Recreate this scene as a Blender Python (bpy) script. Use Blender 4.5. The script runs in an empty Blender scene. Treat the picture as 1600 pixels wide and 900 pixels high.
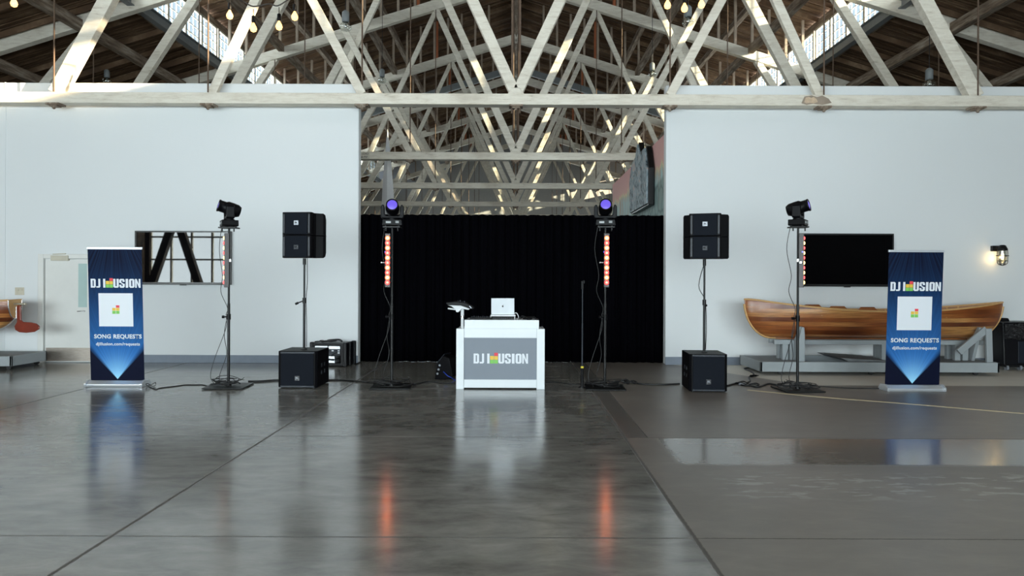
import bpy, math, random
from mathutils import Vector, Matrix, Euler
random.seed(7)
R = math.radians
C = bpy.context.scene.collection
F, VX, VY, ROLL, EYE = 1150.0, 805.0, 438.0, 0.004, 1.65

# ------------------------------------------------------------------ camera, world, lights, exposure
cam_d = bpy.data.cameras.new('camera'); cam = bpy.data.objects.new('camera', cam_d); C.objects.link(cam)
cam.location = (0, 0, EYE); cam.rotation_euler = (R(90), -ROLL, 0)
cam_d.sensor_width = 36; cam_d.lens = 36 * F / 1600
cam_d.shift_x = -(VX - 800) / 1600; cam_d.shift_y = (VY - 450) / 1600
cam_d.clip_end = 300; cam_d.clip_start = 0.05
bpy.context.scene.camera = cam
sc = bpy.context.scene
sc.view_settings.view_transform = 'Standard'; sc.view_settings.look = 'None'
sc.view_settings.gamma = 1; sc.view_settings.use_curve_mapping = False
sc.view_settings.exposure = 0.0

w = bpy.data.worlds.new('sky'); sc.world = w; w.use_nodes = True
bg = w.node_tree.nodes['Background']; bg.inputs[0].default_value = (0.72, 0.85, 1.0, 1); bg.inputs[1].default_value = 1.1

def area(name, loc, rot, sx, sy, radiance, col):
    l = bpy.data.lights.new(name, 'AREA'); l.shape = 'RECTANGLE'; l.size = sx; l.size_y = sy
    l.energy = radiance * math.pi * sx * sy; l.color = col
    o = bpy.data.objects.new(name, l); C.objects.link(o); o.location = loc; o.rotation_euler = rot
    return o
REAR = -7.0
DAY = (0.93, 0.965, 1.0)
# daylight through the tall glazed front of the hall, behind the photographer
for k in range(4):
    area('daylight_front', (-14.4 + 7.2 * k, REAR - 0.35, 2.7), (R(90), 0, 0), 6.9, 4.4, 18.5, DAY)
# daylight through the clerestory strips of the roof monitor
for s in (-1, 1):
    for k in range(4):
        area('daylight_clerestory', (s * 11.5, 1 + 13.0 * k + 6.5, 10.35), (R(90), 0, R(-90) * -s), 12.8, 1.6, 10.0, DAY)
# fill light added at the far end to brighten the dark rear hall
area('fill_end', (0, 62.6, 2.8), (R(90), 0, R(180)), 22, 3.5, 10.0, DAY)
sun = bpy.data.lights.new('sun', 'SUN'); sun.energy = 22; sun.angle = R(0.6); sun.color = (1.0, 0.80, 0.52)
so = bpy.data.objects.new('sun', sun); C.objects.link(so)
so.rotation_euler = Vector((-0.90, 0.38, -0.205)).to_track_quat('-Z', 'Y').to_euler()

# ------------------------------------------------------------------ pixel measurements -> places
def P(px, py, d):
    dx, dy = px - VX, py - VY
    return Vector(((dx + ROLL * dy) / F * d, d, EYE - (dy - ROLL * dx) / F * d))
def floor_at(px, py):
    dy = (py - VY) - ROLL * (px - VX)
    d = EYE * F / dy
    p = P(px, py, d); p.z = 0
    return p

# ------------------------------------------------------------------ tags and tree helpers
def tag(o, label=None, cat=None, group=None, kind=None):
    if label: o['label'] = label
    if cat: o['category'] = cat
    if group: o['group'] = group
    if kind: o['kind'] = kind
    return o
def thing(name, label, cat, loc=(0, 0, 0), rot=(0, 0, 0), group=None):
    o = bpy.data.objects.new(name, None); C.objects.link(o); o.empty_display_size = .1
    o.location = loc; o.rotation_euler = rot
    return tag(o, label, cat, group)
def copy_tree(o, parent=None):
    c = o.copy(); C.objects.link(c)
    if parent is not None: c.parent = parent
    for ch in list(o.children): copy_tree(ch, c)
    return c

class MB:
    def __init__(s): s.v = []; s.f = []; s.sm = []
    def add(s, vs, fs, smooth=False):
        b = len(s.v); s.v += [tuple(v) for v in vs]
        for f in fs: s.f.append([b + i for i in f]); s.sm.append(smooth)
        return s
    def box(s, x0, x1, y0, y1, z0, z1, m=None):
        vs = [Vector((x, y, z)) for x in (x0, x1) for y in (y0, y1) for z in (z0, z1)]
        if m is not None: vs = [m @ v for v in vs]
        return s.add(vs, [(0, 1, 3, 2), (4, 6, 7, 5), (0, 4, 5, 1), (2, 3, 7, 6), (0, 2, 6, 4), (1, 5, 7, 3)])
    def cbox(s, c, sz, rot=None):
        m = Matrix.Translation(Vector(c)) @ (Euler(rot).to_matrix().to_4x4() if rot else Matrix())
        x, y, z = (k / 2 for k in sz)
        return s.box(-x, x, -y, y, -z, z, m)
    def beam(s, p, q, w, h, side=(0, 1, 0)):
        """square timber from p to q; w along 'side', h across"""
        p, q = Vector(p), Vector(q); a = (q - p).normalized(); n = Vector(side)
        n = (n - a * n.dot(a)).normalized(); u = a.cross(n)
        vs = []
        for e in (p, q):
            for i, j in ((-1, -1), (1, -1), (1, 1), (-1, 1)): vs.append(e + n * w / 2 * i + u * h / 2 * j)
        return s.add(vs, [(3, 2, 1, 0), (4, 5, 6, 7), (0, 1, 5, 4), (1, 2, 6, 5), (2, 3, 7, 6), (3, 0, 4, 7)])
    def cyl(s, p, q, r, r2=None, n=16, cap=True):
        p, q = Vector(p), Vector(q); a = (q - p).normalized()
        u = a.orthogonal().normalized(); v = a.cross(u); r2 = r if r2 is None else r2
        vs = [e + (u * math.cos(2 * math.pi * k / n) + v * math.sin(2 * math.pi * k / n)) * rr for e, rr in ((p, r), (q, r2)) for k in range(n)]
        s.add(vs, [(k, (k + 1) % n, n + (k + 1) % n, n + k) for k in range(n)], True)
        if cap: s.add(vs, [tuple(range(n))[::-1], tuple(range(n, 2 * n))])
        return s
    def lathe(s, prof, n=20, m=None):
        """prof: (r, z) pairs around local z"""
        vs = [Vector((r * math.cos(2 * math.pi * k / n), r * math.sin(2 * math.pi * k / n), z)) for r, z in prof for k in range(n)]
        if m is not None: vs = [m @ v for v in vs]
        fs = [(i * n + k, i * n + (k + 1) % n, (i + 1) * n + (k + 1) % n, (i + 1) * n + k) for i in range(len(prof) - 1) for k in range(n)]
        s.add(vs, fs, True)
        s.add([vs[k] for k in range(n)], [tuple(range(n))[::-1]]); L = len(vs)
        return s.add([vs[L - n + k] for k in range(n)], [tuple(range(n))])
    def prism(s, pts, a, b, axis='y', m=None):
        """outline pts (2d) extruded a..b along axis"""
        n = len(pts)
        def mk(p, t):
            v = {'y': (p[0], t, p[1]), 'x': (t, p[0], p[1]), 'z': (p[0], p[1], t)}[axis]
            return m @ Vector(v) if m is not None else Vector(v)
        vs = [mk(p, a) for p in pts] + [mk(p, b) for p in pts]
        return s.add(vs, [tuple(range(n))[::-1], tuple(range(n, 2 * n))] + [(k, (k + 1) % n, n + (k + 1) % n, n + k) for k in range(n)])
    def tube(s, pts, r, n=6, sub=5):
        pts = [Vector(p) for p in pts]; path = []
        for i in range(len(pts) - 1):
            p0 = pts[max(i - 1, 0)]; p1 = pts[i]; p2 = pts[i + 1]; p3 = pts[min(i + 2, len(pts) - 1)]
            for k in range(sub):
                t = k / sub
                path.append(.5 * ((2 * p1) + (p2 - p0) * t + (2 * p0 - 5 * p1 + 4 * p2 - p3) * t * t + (3 * p1 - p0 - 3 * p2 + p3) * t ** 3))
        path.append(pts[-1]); vs = []; u = None
        for i, p in enumerate(path):
            a = (path[min(i + 1, len(path) - 1)] - path[max(i - 1, 0)])
            a = a.normalized() if a.length > 1e-7 else Vector((0, 0, 1))
            u = a.orthogonal().normalized() if u is None else (u - a * u.dot(a))
            u = u.normalized() if u.length > 1e-5 else a.orthogonal().normalized()
            v = a.cross(u)
            vs += [p + (u * math.cos(2 * math.pi * k / n) + v * math.sin(2 * math.pi * k / n)) * r for k in range(n)]
        s.add(vs, [(i * n + k, i * n + (k + 1) % n, (i + 1) * n + (k + 1) % n, (i + 1) * n + k) for i in range(len(path) - 1) for k in range(n)], True)
        L = len(vs)
        return s.add([vs[k] for k in range(n)] + vs[L - n:], [tuple(range(n))[::-1], tuple(range(n, 2 * n))])
    def grid(s, rows, smooth=True, flip=False):
        n = len(rows[0]); vs = [p for r in rows for p in r]
        fs = [(i * n + k, i * n + k + 1, (i + 1) * n + k + 1, (i + 1) * n + k) for i in range(len(rows) - 1) for k in range(n - 1)]
        return s.add(vs, [f[::-1] for f in fs] if flip else fs, smooth)
    def build(s, name, mat, parent=None, bevel=0, loc=None, rot=None, seg=2):
        me = bpy.data.meshes.new(name); me.from_pydata(s.v, [], s.f); me.update()
        for p, k in zip(me.polygons, s.sm): p.use_smooth = k
        me.materials.append(mat)
        o = bpy.data.objects.new(name, me); C.objects.link(o)
        if parent is not None: o.parent = parent
        if loc is not None: o.location = loc
        if rot is not None: o.rotation_euler = rot
        if bevel:
            b = o.modifiers.new('bevel', 'BEVEL'); b.width = bevel; b.segments = seg; b.limit_method = 'ANGLE'; b.angle_limit = R(40)
        return o
def struct(name, mb, m, **k):
    return tag(mb.build(name, m, **k), kind='structure')

# ------------------------------------------------------------------ materials
class N:
    def __init__(s, name):
        s.m = bpy.data.materials.new(name); s.m.use_nodes = True; s.t = s.m.node_tree
        s.b = s.t.nodes['Principled BSDF']
        s.tc = s.t.nodes.new('ShaderNodeTexCoord')
    def put(s, sock, v):
        if isinstance(v, bpy.types.NodeSocket): s.t.links.new(v, sock)
        elif isinstance(v, (tuple, list)) and len(v) == 3 and sock.type == 'RGBA': sock.default_value = (*v, 1)
        else: sock.default_value = v
    def ma(s, op, a, b=0.0, c=0.0, clamp=False):
        n = s.t.nodes.new('ShaderNodeMath'); n.operation = op; n.use_clamp = clamp
        s.put(n.inputs[0], a); s.put(n.inputs[1], b); s.put(n.inputs[2], c); return n.outputs[0]
    def mp(s, scale=(1, 1, 1), loc=(0, 0, 0), rot=(0, 0, 0), src=None):
        n = s.t.nodes.new('ShaderNodeMapping'); n.inputs['Scale'].default_value = scale
        n.inputs['Location'].default_value = loc; n.inputs['Rotation'].default_value = rot
        s.t.links.new(src or s.tc.outputs['Object'], n.inputs[0]); return n.outputs[0]
    def noise(s, vec, scale=5, detail=3, rough=.55, dist=0):
        n = s.t.nodes.new('ShaderNodeTexNoise'); s.put(n.inputs['Vector'], vec)
        n.inputs['Scale'].default_value = scale; n.inputs['Detail'].default_value = detail
        n.inputs['Roughness'].default_value = rough; n.inputs['Distortion'].default_value = dist
        return n.outputs['Fac']
    def vor(s, vec, scale, feat='F1'):
        n = s.t.nodes.new('ShaderNodeTexVoronoi'); n.feature = feat; s.put(n.inputs['Vector'], vec); n.inputs['Scale'].default_value = scale
        return n.outputs['Distance']
    def ramp(s, f, stops, interp='LINEAR'):
        n = s.t.nodes.new('ShaderNodeValToRGB'); n.color_ramp.interpolation = interp; s.put(n.inputs[0], f); e = n.color_ramp.elements
        while len(e) < len(stops): e.new(.5)
        for i, (p, c) in enumerate(stops):
            e[i].position = p; e[i].color = (*c, 1) if isinstance(c, tuple) else (c, c, c, 1)
        return n.outputs[0]
    def mix(s, f, a, b):
        n = s.t.nodes.new('ShaderNodeMix'); n.data_type = 'RGBA'
        s.put(n.inputs['Factor'], f); s.put(n.inputs[6], a); s.put(n.inputs[7], b); return n.outputs[2]
    def xyz(s, v=None):
        n = s.t.nodes.new('ShaderNodeSeparateXYZ'); s.t.links.new(v or s.tc.outputs['Object'], n.inputs[0]); return n.outputs
    def comb(s, x=0, y=0, z=0):
        n = s.t.nodes.new('ShaderNodeCombineXYZ'); s.put(n.inputs[0], x); s.put(n.inputs[1], y); s.put(n.inputs[2], z); return n.outputs[0]
    def bump(s, h, strength=.3, dist=.01):
        n = s.t.nodes.new('ShaderNodeBump'); n.inputs['Strength'].default_value = strength; n.inputs['Distance'].default_value = dist
        s.put(n.inputs['Height'], h); s.t.links.new(n.outputs[0], s.b.inputs['Normal'])
    def set(s, **k):
        nm = {'col': 'Base Color', 'rough': 'Roughness', 'metal': 'Metallic', 'spec': 'Specular IOR Level', 'em': 'Emission Color', 'es': 'Emission Strength', 'coat': 'Coat Weight', 'trans': 'Transmission Weight', 'alpha': 'Alpha', 'sheen': 'Sheen Weight'}
        for a, b in k.items(): s.put(s.b.inputs[nm[a]], b)
        return s.m
def plain(name, col, rough=.5, metal=0, var=.12, scale=8, **k):
    n = N(name); f = n.noise(n.mp(), scale, 3)
    c = n.mix(f, tuple(x * (1 - var) for x in col), tuple(min(1, x * (1 + var)) for x in col))
    return n.set(col=c, rough=rough, metal=metal, **k)
def emit(name, col, st, base=(.1, .1, .1)):
    n = N(name); return n.set(col=base, em=col, es=st, rough=.3)

def whitewash(name, seed):
    n = N(name); v = n.mp(loc=(seed, seed * 2, 0))
    streak = n.noise(n.mp(scale=(1.2, 3, 7), rot=(0, .5, 0), loc=(seed, 0, 0)), 2.2, 5, .65, .4)
    big = n.noise(v, .9, 3); fine = n.noise(n.mp(scale=(2, 2, 9)), 9, 4, .7)
    c = n.ramp(streak, [(.24, (.40, .34, .26)), (.36, (.68, .62, .52)), (.55, (.80, .75, .65)), (.8, (.85, .81, .71))])
    c = n.mix(n.ramp(big, [(.60, 0.0), (.82, .5)]), c, (.42, .34, .26))
    c = n.mix(n.ramp(fine, [(.62, 0.0), (.72, .45)]), c, (.22, .17, .12))
    n.bump(fine, .35, .01)
    return n.set(col=c, rough=.75, spec=.25)
M = {}
M['timber'] = whitewash('whitewashed_timber', 3.1)
n = N('old_board_deck'); f = n.noise(n.mp(scale=(.6, 6, .6)), 1.6, 4); g = n.noise(n.mp(scale=(3, 14, 3)), 3, 3)
M['deck'] = n.set(col=n.mix(g, n.ramp(f, [(.3, (.05, .028, .016)), (.5, (.17, .10, .056)), (.68, (.42, .29, .18))]), (.10, .062, .04)), rough=.85, spec=.2)
n = N('brown_purlin_timber'); f = n.noise(n.mp(scale=(5, .6, 5)), 2, 5, .65)
M['purlin'] = n.set(col=n.ramp(f, [(.3, (.10, .065, .045)), (.5, (.26, .20, .15)), (.7, (.48, .42, .35))]), rough=.8, spec=.2)
M['stud'] = plain('faded_stud_timber', (.34, .27, .21), .8, scale=3, var=.4)
M['orange_wood'] = plain('orange_stained_post', (.35, .10, .035), .7)
M['steel_beam'] = plain('grey_painted_steel', (.20, .22, .23), .5)
M['rust'] = plain('rusty_iron', (.15, .10, .07), .7, .3, var=.4, scale=14)
n = N('white_wall_paint'); f = n.noise(n.mp(), .35, 2); g = n.noise(n.mp(), 60, 2)
n.bump(g, .05, .002); M['wall'] = n.set(col=n.mix(f, (.76, .79, .805), (.81, .835, .845)), rough=.55, spec=.3)
M['wall_dark'] = plain('dark_timber_lining', (.05, .036, .028), .85, scale=2, var=.4)
M['wall_grey'] = plain('grey_end_wall', (.42, .43, .44), .7)
M['baseboard'] = plain('slate_baseboard', (.20, .235, .29), .45)
M['white_paint'] = plain('white_door_paint', (.80, .80, .77), .4, var=.03)
M['cream'] = plain('cream_window_frame', (.66, .62, .52), .5)
M['beige_plastic'] = plain('beige_plastic', (.62, .58, .47), .4)
n = N('worn_steel'); f = n.noise(n.mp(scale=(1, 1, 5)), 9, 3)
M['kick'] = n.set(col=n.mix(f, (.33, .27, .22), (.55, .50, .45)), rough=.35, metal=.8)
M['chrome'] = plain('brushed_chrome', (.6, .6, .6), .25, 1)
M['black_steel'] = plain('black_powder_coat', (.006, .006, .0065), .4, spec=.3)
M['black_plastic'] = plain('black_abs_plastic', (.0025, .0025, .0035), .45, spec=.18)
M['cabinet'] = plain('black_speaker_paint', (.002, .002, .0032), .5, spec=.12)
n = N('speaker_grille'); f = n.vor(n.mp(), 260); n.bump(f, .6, .002)
M['grille'] = n.set(col=n.mix(f, (.0025, .0038, .0075), (.006, .009, .016)), rough=.6, spec=.12)
M['rim'] = plain('grey_speaker_rim', (.014, .018, .027), .35, spec=.3)
M['badge'] = plain('silver_badge', (.34, .36, .40), .35, .3)
M['badge_dark'] = plain('dark_badge', (.012, .012, .016), .3)
n = N('black_velvet'); f = n.noise(n.mp(scale=(1, 1, .1)), 6, 3)
M['velvet'] = n.set(col=n.mix(f, (.0010, .0010, .0018), (.0025, .0025, .0038)), rough=.95, spec=.02)
M['booth'] = plain('white_booth_panel', (.80, .84, .87), .35, var=.015)
M['scrim'] = plain('grey_booth_panel', (.215, .245, .29), .55, var=.04, scale=3)
M['ink_white'] = plain('white_print', (.80, .83, .88), .5, var=.01)
M['ink_red'] = plain('red_print', (.80, .05, .07), .5, var=.02)
M['ink_yellow'] = plain('yellow_print', (.86, .55, .05), .5, var=.02)
M['ink_green'] = plain('green_print', (.22, .60, .10), .5, var=.02)
M['ink_black'] = plain('black_print', (.01, .01, .01), .5)
M['silver'] = plain('silver_aluminium', (.68, .71, .75), .32, .6, var=.04)
M['laptop'] = plain('silver_laptop_shell', (.66, .70, .74), .38, .25, var=.02)
M['screen'] = plain('black_glass_screen', (.003, .003, .0035), .015, var=0)
M['bezel'] = plain('black_tv_bezel', (.01, .01, .01), .3)
M['tray'] = plain('white_enamel_steel', (.74, .76, .78), .35, var=.05)
M['grey_paint'] = plain('grey_painted_plywood', (.33, .36, .375), .55, var=.08, scale=5)
M['grey_top'] = plain('scuffed_grey_plywood', (.19, .20, .205), .6, var=.2, scale=4)
n = N('varnished_cedar_planks'); o = n.xyz(); 
pl = n.ma('MULTIPLY', o[2], 13.0); row = n.ma('FLOOR', pl)
rn = n.noise(n.comb(n.ma('MULTIPLY', o[0], .22), 0, n.ma('MULTIPLY', row, 3.7)), 1.7, 2)
gr = n.noise(n.comb(n.ma('MULTIPLY', o[0], 1.2), o[1], n.ma('MULTIPLY', o[2], 26)), 2.5, 4, .6)
c = n.ramp(rn, [(.38, (.12, .028, .008)), (.46, (.30, .085, .02)), (.54, (.46, .17, .045)), (.62, (.60, .29, .09))])
c = n.mix(n.ramp(gr, [(.35, .55), (.6, 0.0)]), c, (.10, .03, .012))
seam = n.ma('LESS_THAN', n.ma('FRACT', pl), .05); c = n.mix(n.ma('MULTIPLY', seam, .6), c, (.06, .02, .01))
M['hull'] = n.set(col=c, rough=.28, coat=.5)
M['light_wood'] = plain('pale_ash_trim', (.62, .36, .14), .35, var=.2, scale=12)
M['inner_wood'] = plain('oiled_inner_cedar', (.42, .20, .085), .5, var=.25, scale=6)
M['rudder'] = plain('red_mahogany', (.20, .022, .006), .3, var=.35, scale=5, coat=.2)
M['brass'] = plain('dull_brass', (.42, .38, .30), .35, .8)
M['bin'] = plain('black_bin_plastic', (.004, .004, .006), .4, spec=.25)
n = N('black_bin_bag'); f = n.noise(n.mp(), 22, 4, .6, .6); n.bump(f, 1, .05); M['bag'] = n.set(col=(.006, .006, .008), rough=.16)
M['rubber'] = plain('black_rubber', (.012, .012, .012), .6)
M['cable'] = plain('black_cable', (.010, .010, .011), .45)
M['cable_blue'] = plain('blue_cable', (.02, .06, .45), .4)
M['yellow'] = plain('yellow_band', (.75, .62, .05), .5)
M['bulb'] = emit('warm_filament_glass', (1.0, .56, .18), 3.2)
M['bulb_off'] = plain('clear_bulb_glass', (.75, .77, .72), .08, var=.05, trans=.75)
M['lantern_bulb'] = emit('lantern_glow', (1.0, .74, .38), 7)
M['led_red'] = emit('red_led', (1.0, .09, .045), 16)
M['led_warm'] = emit('amber_led', (1.0, .42, .12), 20)
M['ring_red'] = emit('red_led_halo', (1.0, .008, .004), 3.0)  # halo glow of the LEDs, put into emissive ring materials
M['ring_warm'] = emit('amber_led_halo', (1.0, .085, .008), 5.0)
M['led_red_side'] = emit('red_led_side', (1.0, .10, .10), 2.2)
M['led_warm_side'] = emit('amber_led_side', (1.0, .68, .28), 3.0)
M['led_blue'] = emit('blue_led', (.12, .12, 1.0), 2)
M['lens'] = emit('violet_lens', (.20, .13, .92), .75, (.05, .04, .2))
M['display'] = emit('grey_display', (.5, .6, .65), .35)
M['barcase'] = plain('dark_red_lit_bar_case', (.02, .012, .012), .35)
M['sail'] = plain('white_gelcoat', (.74, .74, .76), .35, var=.05)
M['cloud_glass'] = None
def glassy(name, tint=(.95, 1, 1), gl=.1):
    n = N(name); t = n.t; tr = t.nodes.new('ShaderNodeBsdfTransparent'); tr.inputs[0].default_value = (*tint, 1)
    g = t.nodes.new('ShaderNodeBsdfGlossy'); g.inputs['Roughness'].default_value = .03
    mx = t.nodes.new('ShaderNodeMixShader'); mx.inputs[0].default_value = gl
    t.links.new(tr.outputs[0], mx.inputs[1]); t.links.new(g.outputs[0], mx.inputs[2])
    t.links.new(mx.outputs[0], t.nodes['Material Output'].inputs[0]); return n.m
M['glass'] = glassy('window_glass')
M['lamp_glass'] = glassy('clear_lamp_glass', (.9, .92, .9), .22)
M['slit'] = plain('pale_green_door_glass', (.50, .66, .64), .1, var=.08, scale=2)

# polished concrete floor
n = N('polished_concrete'); o = n.xyz(); X, Y = o[0], o[1]
def step_(x, e, wd=.02):   # 0 below e, 1 above
    return n.ma('MULTIPLY_ADD', n.ma('SUBTRACT', x, e), 1 / wd, .5, True)
wob = n.ma('MULTIPLY', n.ma('SUBTRACT', n.noise(n.mp(), 2.3, 4), .5), .05)
wobf = n.ma('MULTIPLY', n.ma('SUBTRACT', n.noise(n.mp(), 22, 3), .5), .018)
def line(coord, at, half, soft=.6):
    d = n.ma('ABSOLUTE', n.ma('ADD', n.ma('SUBTRACT', coord, at), wobf))
    return n.ma('SUBTRACT', 1.0, n.ma('MULTIPLY_ADD', n.ma('SUBTRACT', d, half * soft), 1 / (half * .8), 0.0, True), clamp=True)
right = step_(X, 1.16)
big = n.noise(n.mp(), .55, 4, .6, .5); mid = n.noise(n.mp(scale=(1, 2.2, 1)), 2.1, 6, .68, .4); fine = n.noise(n.mp(), 26, 3, .7)
mix1 = n.ma('ADD', n.ma('MULTIPLY', big, .45), n.ma('MULTIPLY', mid, .55))
cl = n.ramp(mix1, [(.32, (.10, .098, .088)), (.48, (.215, .208, .190)), (.62, (.32, .31, .285)), (.75, (.40, .385, .355))])
cr = n.ramp(mix1, [(.34, (.125, .105, .088)), (.5, (.18, .156, .134)), (.66, (.245, .218, .19)), (.8, (.33, .305, .275))])
c = n.mix(right, cl, cr)
spk = n.ramp(fine, [(.62, 0.0), (.80, .22)]); c = n.mix(spk, c, (.26, .25, .22))
# pale broom-finished slab under the boat
edge = n.ma('ADD', n.ma('MULTIPLY', n.ma('SUBTRACT', X, 3.4), .10), 11.75)
pale = n.ma('MULTIPLY', n.ma('MULTIPLY', step_(Y, n.ma('ADD', 11.7, 0), .1), step_(n.ma('ADD', X, n.ma('MULTIPLY', n.ma('SUBTRACT', Y, 11.7), 0.55)), 4.65, .1)), n.ma('SUBTRACT', 1.0, step_(Y, 14.5)))
c = n.mix(n.ma('MULTIPLY', pale, .9), c, n.mix(mid, (.60, .56, .49), (.74, .70, .62)))
# darker trench filling
tr = n.ma('MULTIPLY', n.ma('MULTIPLY', step_(X, 1.17), n.ma('SUBTRACT', 1.0, step_(X, 1.40))), step_(Y, 7.75))
c = n.mix(n.ma('MULTIPLY', tr, .7), c, n.mix(mid, (.03, .03, .029), (.10, .098, .09)))
# scraped pale marks on the seaward slab
sx = n.ma('MULTIPLY', n.ma('MULTIPLY', step_(Y, 5.6, .2), n.ma('SUBTRACT', 1.0, step_(Y, 6.3, .2))), n.ma('MULTIPLY', step_(X, 1.7, .2), n.ma('SUBTRACT', 1.0, step_(X, 4.6, .4))))
sm = n.noise(n.mp(scale=(1, 3.2, 1)), 3.4, 5, .6); c = n.mix(n.ma('MULTIPLY', sx, n.ramp(sm, [(.54, 0.0), (.60, .8)])), c, (.36, .35, .33))
L = None
for a in (line(X, -2.58, .013), line(X, 1.16, .014), line(X, -6.45, .013), n.ma('MULTIPLY', line(X, 1.40, .006), step_(Y, 7.75)), n.ma('MULTIPLY', line(Y, 4.72, .007), .7), n.ma('MULTIPLY', line(Y, 7.75, .008), .6)):
    L = a if L is None else n.ma('MAXIMUM', L, a)
c = n.mix(n.ma('MULTIPLY', L, .85), c, (.018, .017, .016))
halo = None
for a in (line(X, -2.58, .10, .1), line(X, 1.16, .07, .1)):
    halo = a if halo is None else n.ma('MAXIMUM', halo, a)
c = n.mix(n.ma('MULTIPLY', halo, .22), c, (.20, .175, .15))
# gloss: rubbed slabs, the seaward slab is duller except for one polished pass
band = n.ma('MULTIPLY', n.ma('MULTIPLY', step_(n.ma('ADD', Y, n.ma('MULTIPLY', wob, 2)), 6.62, .1), n.ma('SUBTRACT', 1.0, step_(Y, 7.72, .05))), step_(X, 1.5, .1))
rr = n.ma('ADD', .115, n.ma('MULTIPLY', mid, .10))
rR = n.ma('ADD', .30, n.ma('MULTIPLY', mid, .20))
rough = n.ma('ADD', n.ma('MULTIPLY', right, n.ma('SUBTRACT', rR, rr)), rr)
rough = n.ma('ADD', n.ma('MULTIPLY', band, n.ma('SUBTRACT', .15, rough)), rough)
rough = n.ma('ADD', n.ma('MULTIPLY', pale, n.ma('SUBTRACT', .6, rough)), rough)
rough = n.ma('ADD', rough, n.ma('MULTIPLY', L, .5))
n.bump(n.ma('ADD', n.ma('MULTIPLY', mid, .6), n.ma('SUBTRACT', n.ma('MULTIPLY', fine, .10), n.ma('MULTIPLY', L, 1.0))), .10, .012)
M['floor'] = n.set(col=c, rough=rough, spec=.95)

# printed banner: navy sheet with radiating blue beams (flat print)
n = N('printed_banner_sheet'); o = n.xyz(); x, z = o[0], n.ma('ADD', o[2], -.02)
ang = n.ma('ARCTAN2', x, z); r_ = n.ma('SQRT', n.ma('ADD', n.ma('MULTIPLY', x, x), n.ma('MULTIPLY', z, z)))
ray = n.noise(n.comb(n.ma('MULTIPLY', ang, 7.0), 0, 0), 3.2, 3, .6)
fan = n.ma('SUBTRACT', 1.0, n.ma('MULTIPLY_ADD', n.ma('SUBTRACT', n.ma('ABSOLUTE', ang), .62), 1 / .14, 0.0, True), clamp=True)
fall = n.ma('POWER', n.ma('SUBTRACT', 1.0, n.ma('DIVIDE', r_, 1.9), clamp=True), 1.7)
br = n.ma('MULTIPLY', n.ma('MULTIPLY', fan, fall), n.ma('ADD', .35, n.ma('MULTIPLY', ray, .9)))
core = n.ma('POWER', n.ma('SUBTRACT', 1.0, n.ma('DIVIDE', r_, .55), clamp=True), 2.2)
tz = n.ma('SUBTRACT', 2.6, z); ta = n.ma('ARCTAN2', x, tz)
tray = n.noise(n.comb(n.ma('MULTIPLY', ta, 9.0), 3.3, 0), 3.0, 2)
tf = n.ma('MULTIPLY', n.ma('POWER', n.ma('DIVIDE', z, 2.1, clamp=True), 1.6), n.ramp(tray, [(.42, 0.0), (.72, .16)]))
c = n.mix(br, (.002, .004, .020), (.06, .32, .92)); c = n.mix(n.ma('MULTIPLY', core, fan), c, (.40, .80, 1.0)); c = n.mix(tf, c, (.03, .16, .42))
M['banner'] = n.set(col=c, rough=.6, spec=.12)

# painted mural
n = N('mural_paint'); o = n.xyz(); jag = n.noise(n.comb(n.ma('MULTIPLY', o[1], 1.3), 0, 0), 2.4, 4, .65)
h = n.ma('SUBTRACT', n.ma('SUBTRACT', o[2], 4.02), n.ma('MULTIPLY', n.ma('SUBTRACT', jag, .5), 1.1))
strk = n.noise(n.mp(scale=(1, 5, .5)), 2.4, 3)
c = n.ramp(n.ma('MULTIPLY_ADD', h, .5, .5), [(.0, (.40, .58, .58)), (.40, (.52, .70, .70)), (.47, (.66, .66, .56)), (.50, (.88, .78, .48)), (.53, (.86, .52, .47)), (.8, (.80, .44, .43))])
c = n.mix(n.ma('MULTIPLY', n.ma('MULTIPLY', step_(h, -.75, .3), n.ma('SUBTRACT', 1.0, step_(h, -.05, .1))), n.ramp(strk, [(.5, 0.0), (.6, .7)])), c, (.55, .30, .17))
cob = n.vor(n.mp(scale=(1, 1, .8)), 3.2, 'DISTANCE_TO_EDGE')
lowm = n.ma('SUBTRACT', 1.0, step_(n.ma('ADD', o[2], n.ma('MULTIPLY', o[1], .12)), 5.6, .08))
c = n.mix(n.ma('MULTIPLY', lowm, .8), c, n.ramp(cob, [(.03, (.13, .19, .18)), (.12, (.27, .37, .35))]))
M['mural'] = n.set(col=c, rough=.7)
n = N('carved_blue_grey_relief'); f = n.noise(n.mp(), 4.5, 5, .65, 1.2); n.bump(f, .8, .08)
M['relief'] = n.set(col=n.ramp(f, [(.38, (.03, .04, .05)), (.46, (.22, .29, .33)), (.58, (.42, .50, .55)), (.66, (.62, .45, .38))]), rough=.55)

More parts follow.
